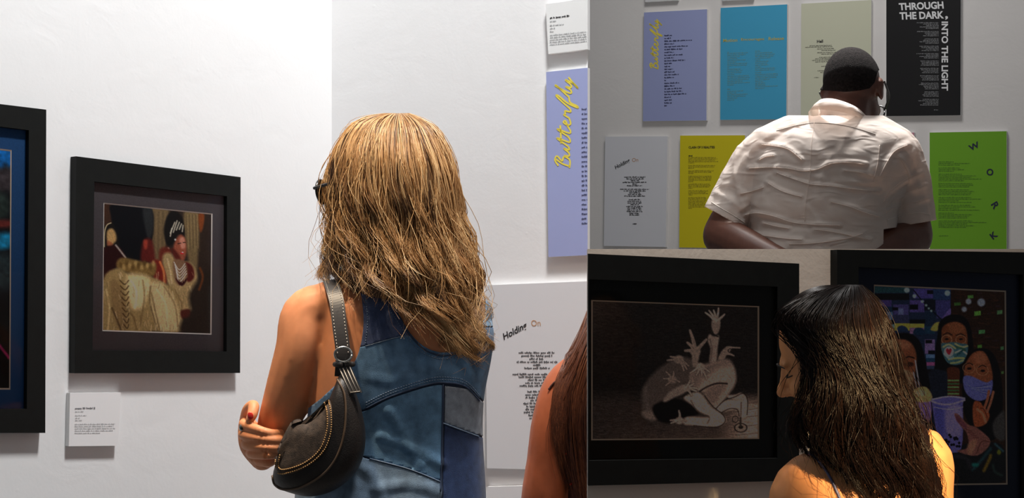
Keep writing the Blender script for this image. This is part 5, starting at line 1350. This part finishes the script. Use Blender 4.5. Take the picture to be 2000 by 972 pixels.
# ------------------------------------------------------------------ dark haired woman at the low partition
D = 2.40; k = D / F
wc = empty('person', (U(1690, 900, D).x, D, -0.20)); tag(wc, 'woman with long dark brown hair and bare shoulders looking at the drawing', 'person')
tg = Geo()
tg.torso(D, [(1665, 868, 56, 52, 0.0), (1678, 890, 110, 66, 0.0), (1688, 925, 150, 88, 0.0), (1692, 980, 158, 104, 0.0), (1692, 1060, 150, 110, 0.0), (1690, 1180, 140, 108, 0.0), (1690, 1320, 170, 128, 0.0), (1690, 1440, 178, 132, 0.0), (1690, 1500, 150, 116, 0.0)])
bgc = Geo()
bgc.tube([U(1672, 900, D), U(1650, 830, D + 0.0), U(1636, 750, D + 0.01)], [62 * k, 54 * k, 54 * k])
L, r_, f_, u_ = head_geo(bgc, U(1622, 694, D + 0.03), (-0.83, 0.44, -0.34), (-0.40, -0.15, 0.88), 0.85)
bgc.tube([U(1650, 925, D), U(1568, 955, D), U(1556, 1060, D + 0.01), U(1556, 1230, D + 0.03)], [58 * k, 60 * k, 54 * k, 42 * k])
bgc.tube([U(1556, 1230, D + 0.03), U(1590, 1350, D + 0.12), U(1610, 1420, D + 0.17)], [42 * k, 38 * k, 28 * k])
hand_geo(bgc, U(1610, 1420, D + 0.17), (0.2, 0.5, -0.8), (1, 0, 0), 0.95, 0.5)
bgc.tube([U(1730, 905, D), U(1794, 893, D - 0.02), U(1806, 970, D - 0.02), U(1812, 1080, D), U(1808, 1230, D + 0.02)], [60 * k, 63 * k, 55 * k, 52 * k, 42 * k])
bgc.tube([U(1808, 1230, D + 0.02), U(1790, 1350, D + 0.12), U(1780, 1420, D + 0.17)], [42 * k, 38 * k, 28 * k])
hand_geo(bgc, U(1780, 1420, D + 0.17), (-0.2, 0.5, -0.8), (-1, 0, 0), 0.95, 0.5, -1)
lg = Geo(); legs_geo(lg, D, 1690, 1470, -0.20, 0.075, 0.082)
V1, T1 = fuse([tg, bgc], 0.0042, 6); V3, T3 = fuse([lg], 0.010, 4)
V, T = join_vt((V1, T1), (V3, T3)); put_tri('body', V, T, SKIN_C, wc)
for s_ in (-1, 1):
    g = Geo(); g.ell(L(s_ * 0.032, 0.060, 0.002), (r_ * 0.009, f_ * 0.009, u_ * 0.008)); part('eye', g.v, g.f, mat('brown_eye', (58, 38, 28), 0.25), wc, True)
LASH = mat('dark_lash', (24, 18, 16), 0.6)
for s_ in (-1, 1):
    g = Geo(); g.tube([L(s_ * 0.040, 0.070, -0.001), L(s_ * 0.033, 0.084, -0.003), L(s_ * 0.024, 0.082, -0.001)], [0.0008, 0.0014, 0.0008], 6); part('eyelash', g.v, g.f, LASH, wc, True)
    g = Geo(); g.tube([L(s_ * 0.052, 0.074, 0.020), L(s_ * 0.036, 0.090, 0.027), L(s_ * 0.016, 0.092, 0.022)], [0.0008, 0.002, 0.0014], 6, 0.6); part('eyebrow', g.v, g.f, LASH, wc, True)
LV, LT = fuse([tg, lg], 0.009, 5); qx, qy = topx(LV)
PV, PT = clip(LV, LT, np.minimum(qy - (1005 + 18 * np.cos((qx - 1690) / 40)), 1340 - qy)); SV, ST = shell(PV, PT, 0.003, 0.0015)
cm_ = put_tri('camisole', SV, ST, mat('blue_grey_satin', (96, 104, 132), 0.4), wc); cm_['label'] = 'thin-strapped camisole'
PV, PT = clip(LV, LT, np.minimum(qy - 1330, (LV[:, 2] + 0.12) * 800)); SV, ST = shell(PV, PT, 0.008, 0.002); put_tri('trousers', SV, ST, mat('black_cotton', (30, 30, 34), 0.9), wc)
bvc = BVHTree.FromPolygons([Vector(p) for p in V1], [tuple(int(i) for i in t) for t in T1])
seam('shoulder_band', bvc, [(1577, 884), (1592, 893), (1606, 908), (1620, 930), (1634, 958), (1645, 985), (1652, 1012)], 0.0022, mat('blue_grey_strap', (92, 98, 140), 0.5), cm_, 0.0012)
seam('shoulder_band', bvc, [(1597, 876), (1612, 882), (1628, 896), (1642, 915), (1655, 945)], 0.0016, mat('black_strap', (24, 22, 24), 0.5), cm_, 0.0010)
# hair
Lp = [(1640, 556), (1572, 580), (1521, 622), (1552, 658), (1582, 708), (1566, 768), (1552, 832), (1578, 890), (1600, 930)]
Rp = [(1684, 556), (1722, 602), (1746, 668), (1764, 740), (1790, 806), (1802, 862), (1822, 918), (1834, 975), (1838, 1030)]
dz = [0.02, 0.02, 0.015, 0.01, 0.0, -0.01, -0.01, -0.01, -0.01]; bu = [0.02, 0.07, 0.10, 0.108, 0.110, 0.108, 0.105, 0.10, 0.10]
send = lambda u: np.interp(u, [-1, -0.62, -0.35, 0.0, 0.5, 1], [0.80, 0.86, 0.93, 1.0, 1.02, 1.0])
PAL = [(12, 7, 6), (17, 10, 9), (25, 15, 12), (40, 24, 18)]
hb = hair_base('hair', wc, Lp, Rp, D, dz, bu, mat('hair_dark_brown', (16, 10, 8), 0.9, spec=0.05, noise=0.3, nscale=60), 0.80, 96, 0.86, bvc, 0.001)
hb['label'] = 'long wavy dark brown hair'
hair_strands('hair_strands', hb, Lp, Rp, D, dz, bu, 3500, 23, 0.00075, PAL, send, HAIR_DK, 5, 98, 46, 0.72, 11.0, 3.0, 1.0, 3.0, (0.90, 1.03), 0.05, None, None, bvc, 0.008, 0.65, 0.6)
hair_strands('hair_strands', hb, Lp, Rp, D, dz, bu, 330, 23, 0.0006, PAL, lambda u: send(u) * 1.02, HAIR_DK, 9, 98, 50, 0.2, 9.0, 2.2, 1.4, 7.0, (0.98, 1.06), 0.25, None, None, bvc)
# ------------------------------------------------------------------ auburn haired woman behind the partition's end
D = 3.16; k = D / F
wd = empty('person', (U(1240, 900, D).x, D, 0)); tag(wd, 'woman with auburn hair and bare arm, half hidden behind the partition end', 'person')
tg = Geo()
tg.torso(D, [(1250, 655, 60, 50, 0.01), (1245, 685, 110, 62, 0.0), (1240, 725, 140, 84, 0.0), (1238, 790, 146, 98, 0.0), (1238, 900, 128, 98, 0.0), (1238, 1020, 132, 102, 0.0), (1238, 1150, 160, 118, 0.0), (1238, 1260, 150, 108, 0.0)])
bgd = Geo()
bgd.tube([U(1248, 700, D), U(1250, 640, D + 0.05), U(1252, 600, D + 0.10)], [58 * k, 48 * k, 46 * k])
L, r_, f_, u_ = head_geo(bgd, U(1252, 598, D + 0.11), (0.05, 0.62, -0.78), (0.0, 0.78, 0.62), 0.86)
bgd.tube([U(1190, 712, D), U(1118, 752, D), U(1090, 820, D - 0.005), U(1076, 900, D), U(1062, 985, D + 0.01), U(1058, 1060, D + 0.03)], [50 * k, 52 * k, 51 * k, 48 * k, 46 * k, 38 * k])
bgd.tube([U(1058, 1060, D + 0.03), U(1090, 1120, D + 0.13), U(1150, 1150, D + 0.19)], [38 * k, 34 * k, 25 * k]); hand_geo(bgd, U(1150, 1150, D + 0.19), (0.8, 0.3, -0.2), (0, -1, 0), 0.92, 0.5)
bgd.tube([U(1300, 712, D), U(1366, 750, D), U(1385, 840, D), U(1392, 980, D + 0.01), U(1390, 1060, D + 0.03)], [50 * k, 52 * k, 49 * k, 42 * k, 36 * k])
bgd.tube([U(1390, 1060, D + 0.03), U(1360, 1120, D + 0.13), U(1300, 1150, D + 0.19)], [36 * k, 33 * k, 24 * k]); hand_geo(bgd, U(1300, 1150, D + 0.19), (-0.8, 0.3, -0.2), (0, -1, 0), 0.92, 0.5, -1)
lg = Geo(); legs_geo(lg, D, 1238, 1220, 0.0, 0.08, 0.085)
V1, T1 = fuse([tg, bgd], 0.0055, 6); V3, T3 = fuse([lg], 0.012, 4)
V, T = join_vt((V1, T1), (V3, T3)); put_tri('body', V, T, SKIN_D, wd)
for s_ in (-1, 1):
    g = Geo(); g.ell(L(s_ * 0.032, 0.078, 0.002), (r_ * 0.013, f_ * 0.013, u_ * 0.011)); part('eye', g.v, g.f, EYE, wd, True)
LV, LT = fuse([tg], 0.008, 5); qx, qy = topx(LV)
PV, PT = clip(LV, LT, np.minimum(-poly_sdf(qx, qy, [(1108, 880), (1112, 915), (1098, 1080), (1400, 1080), (1380, 870), (1250, 905)]), 1e9)); SV, ST = shell(PV, PT, 0.003, 0.0015)
tp_ = put_tri('top', SV, ST, mat('dark_red_knit', (58, 20, 18), 0.8, noise=0.3, nscale=200), wd); tp_['label'] = 'dark red beaded top'
bvd = BVHTree.FromPolygons([Vector(p) for p in V1], [tuple(int(i) for i in t) for t in T1])
seam('shoulder_band', bvd, [(1073, 761), (1086, 746), (1110, 735), (1140, 730), (1170, 735)], 0.0024, mat('dark_brown_wisp', (70, 34, 24), 0.6), tp_, 0.002)  # thin tube for a hair strand lying across her shoulder
BEAD = mat('red_sequin', (220, 40, 30), 0.2, 0.3)
for x, y in ((1105, 884), (1108, 898), (1114, 931), (1120, 945)):
    p = on_surface(bvd, x, y, 0.006)
    if p: g = Geo(); g.ell(p, ((0.0028, 0, 0), (0, 0.0028, 0), (0, 0, 0.0028)), 8, 6); part('bead', g.v, g.f, BEAD, tp_, True)
Lp = [(1230, 520), (1190, 545), (1160, 585), (1140, 640), (1112, 700), (1088, 760), (1082, 830), (1102, 930), (1146, 1070)]
Rp = [(1270, 520), (1310, 550), (1336, 600), (1350, 660), (1362, 720), (1370, 790), (1372, 850), (1366, 940), (1350, 1080)]
dz = [0.13, 0.11, 0.07, 0.03, 0.0, 0.0, 0.0, 0.0, 0.0]; bu = [0.07, 0.10, 0.11, 0.105, 0.108, 0.11, 0.11, 0.105, 0.10]
PAL = [(44, 24, 17), (70, 38, 25), (100, 56, 36), (132, 78, 48)]
hb = hair_base('hair', wd, Lp, Rp, D, dz, bu, mat('hair_auburn', (52, 29, 20), 0.6, noise=0.3, nscale=60), 0.90, 96, 0.95, bvd); hb['label'] = 'long straight auburn hair'
hair_strands('hair_strands', hb, Lp, Rp, D, dz, bu, 1500, 22, 0.0009, PAL, lambda u: 0.94 + 0.06 * np.cos(u * 3), HAIR_M, 15, 98, 60, 0.5, 4.0, 1.6, 1.4, 3.0, (0.90, 1.03), 0.06, None, None, bvd)
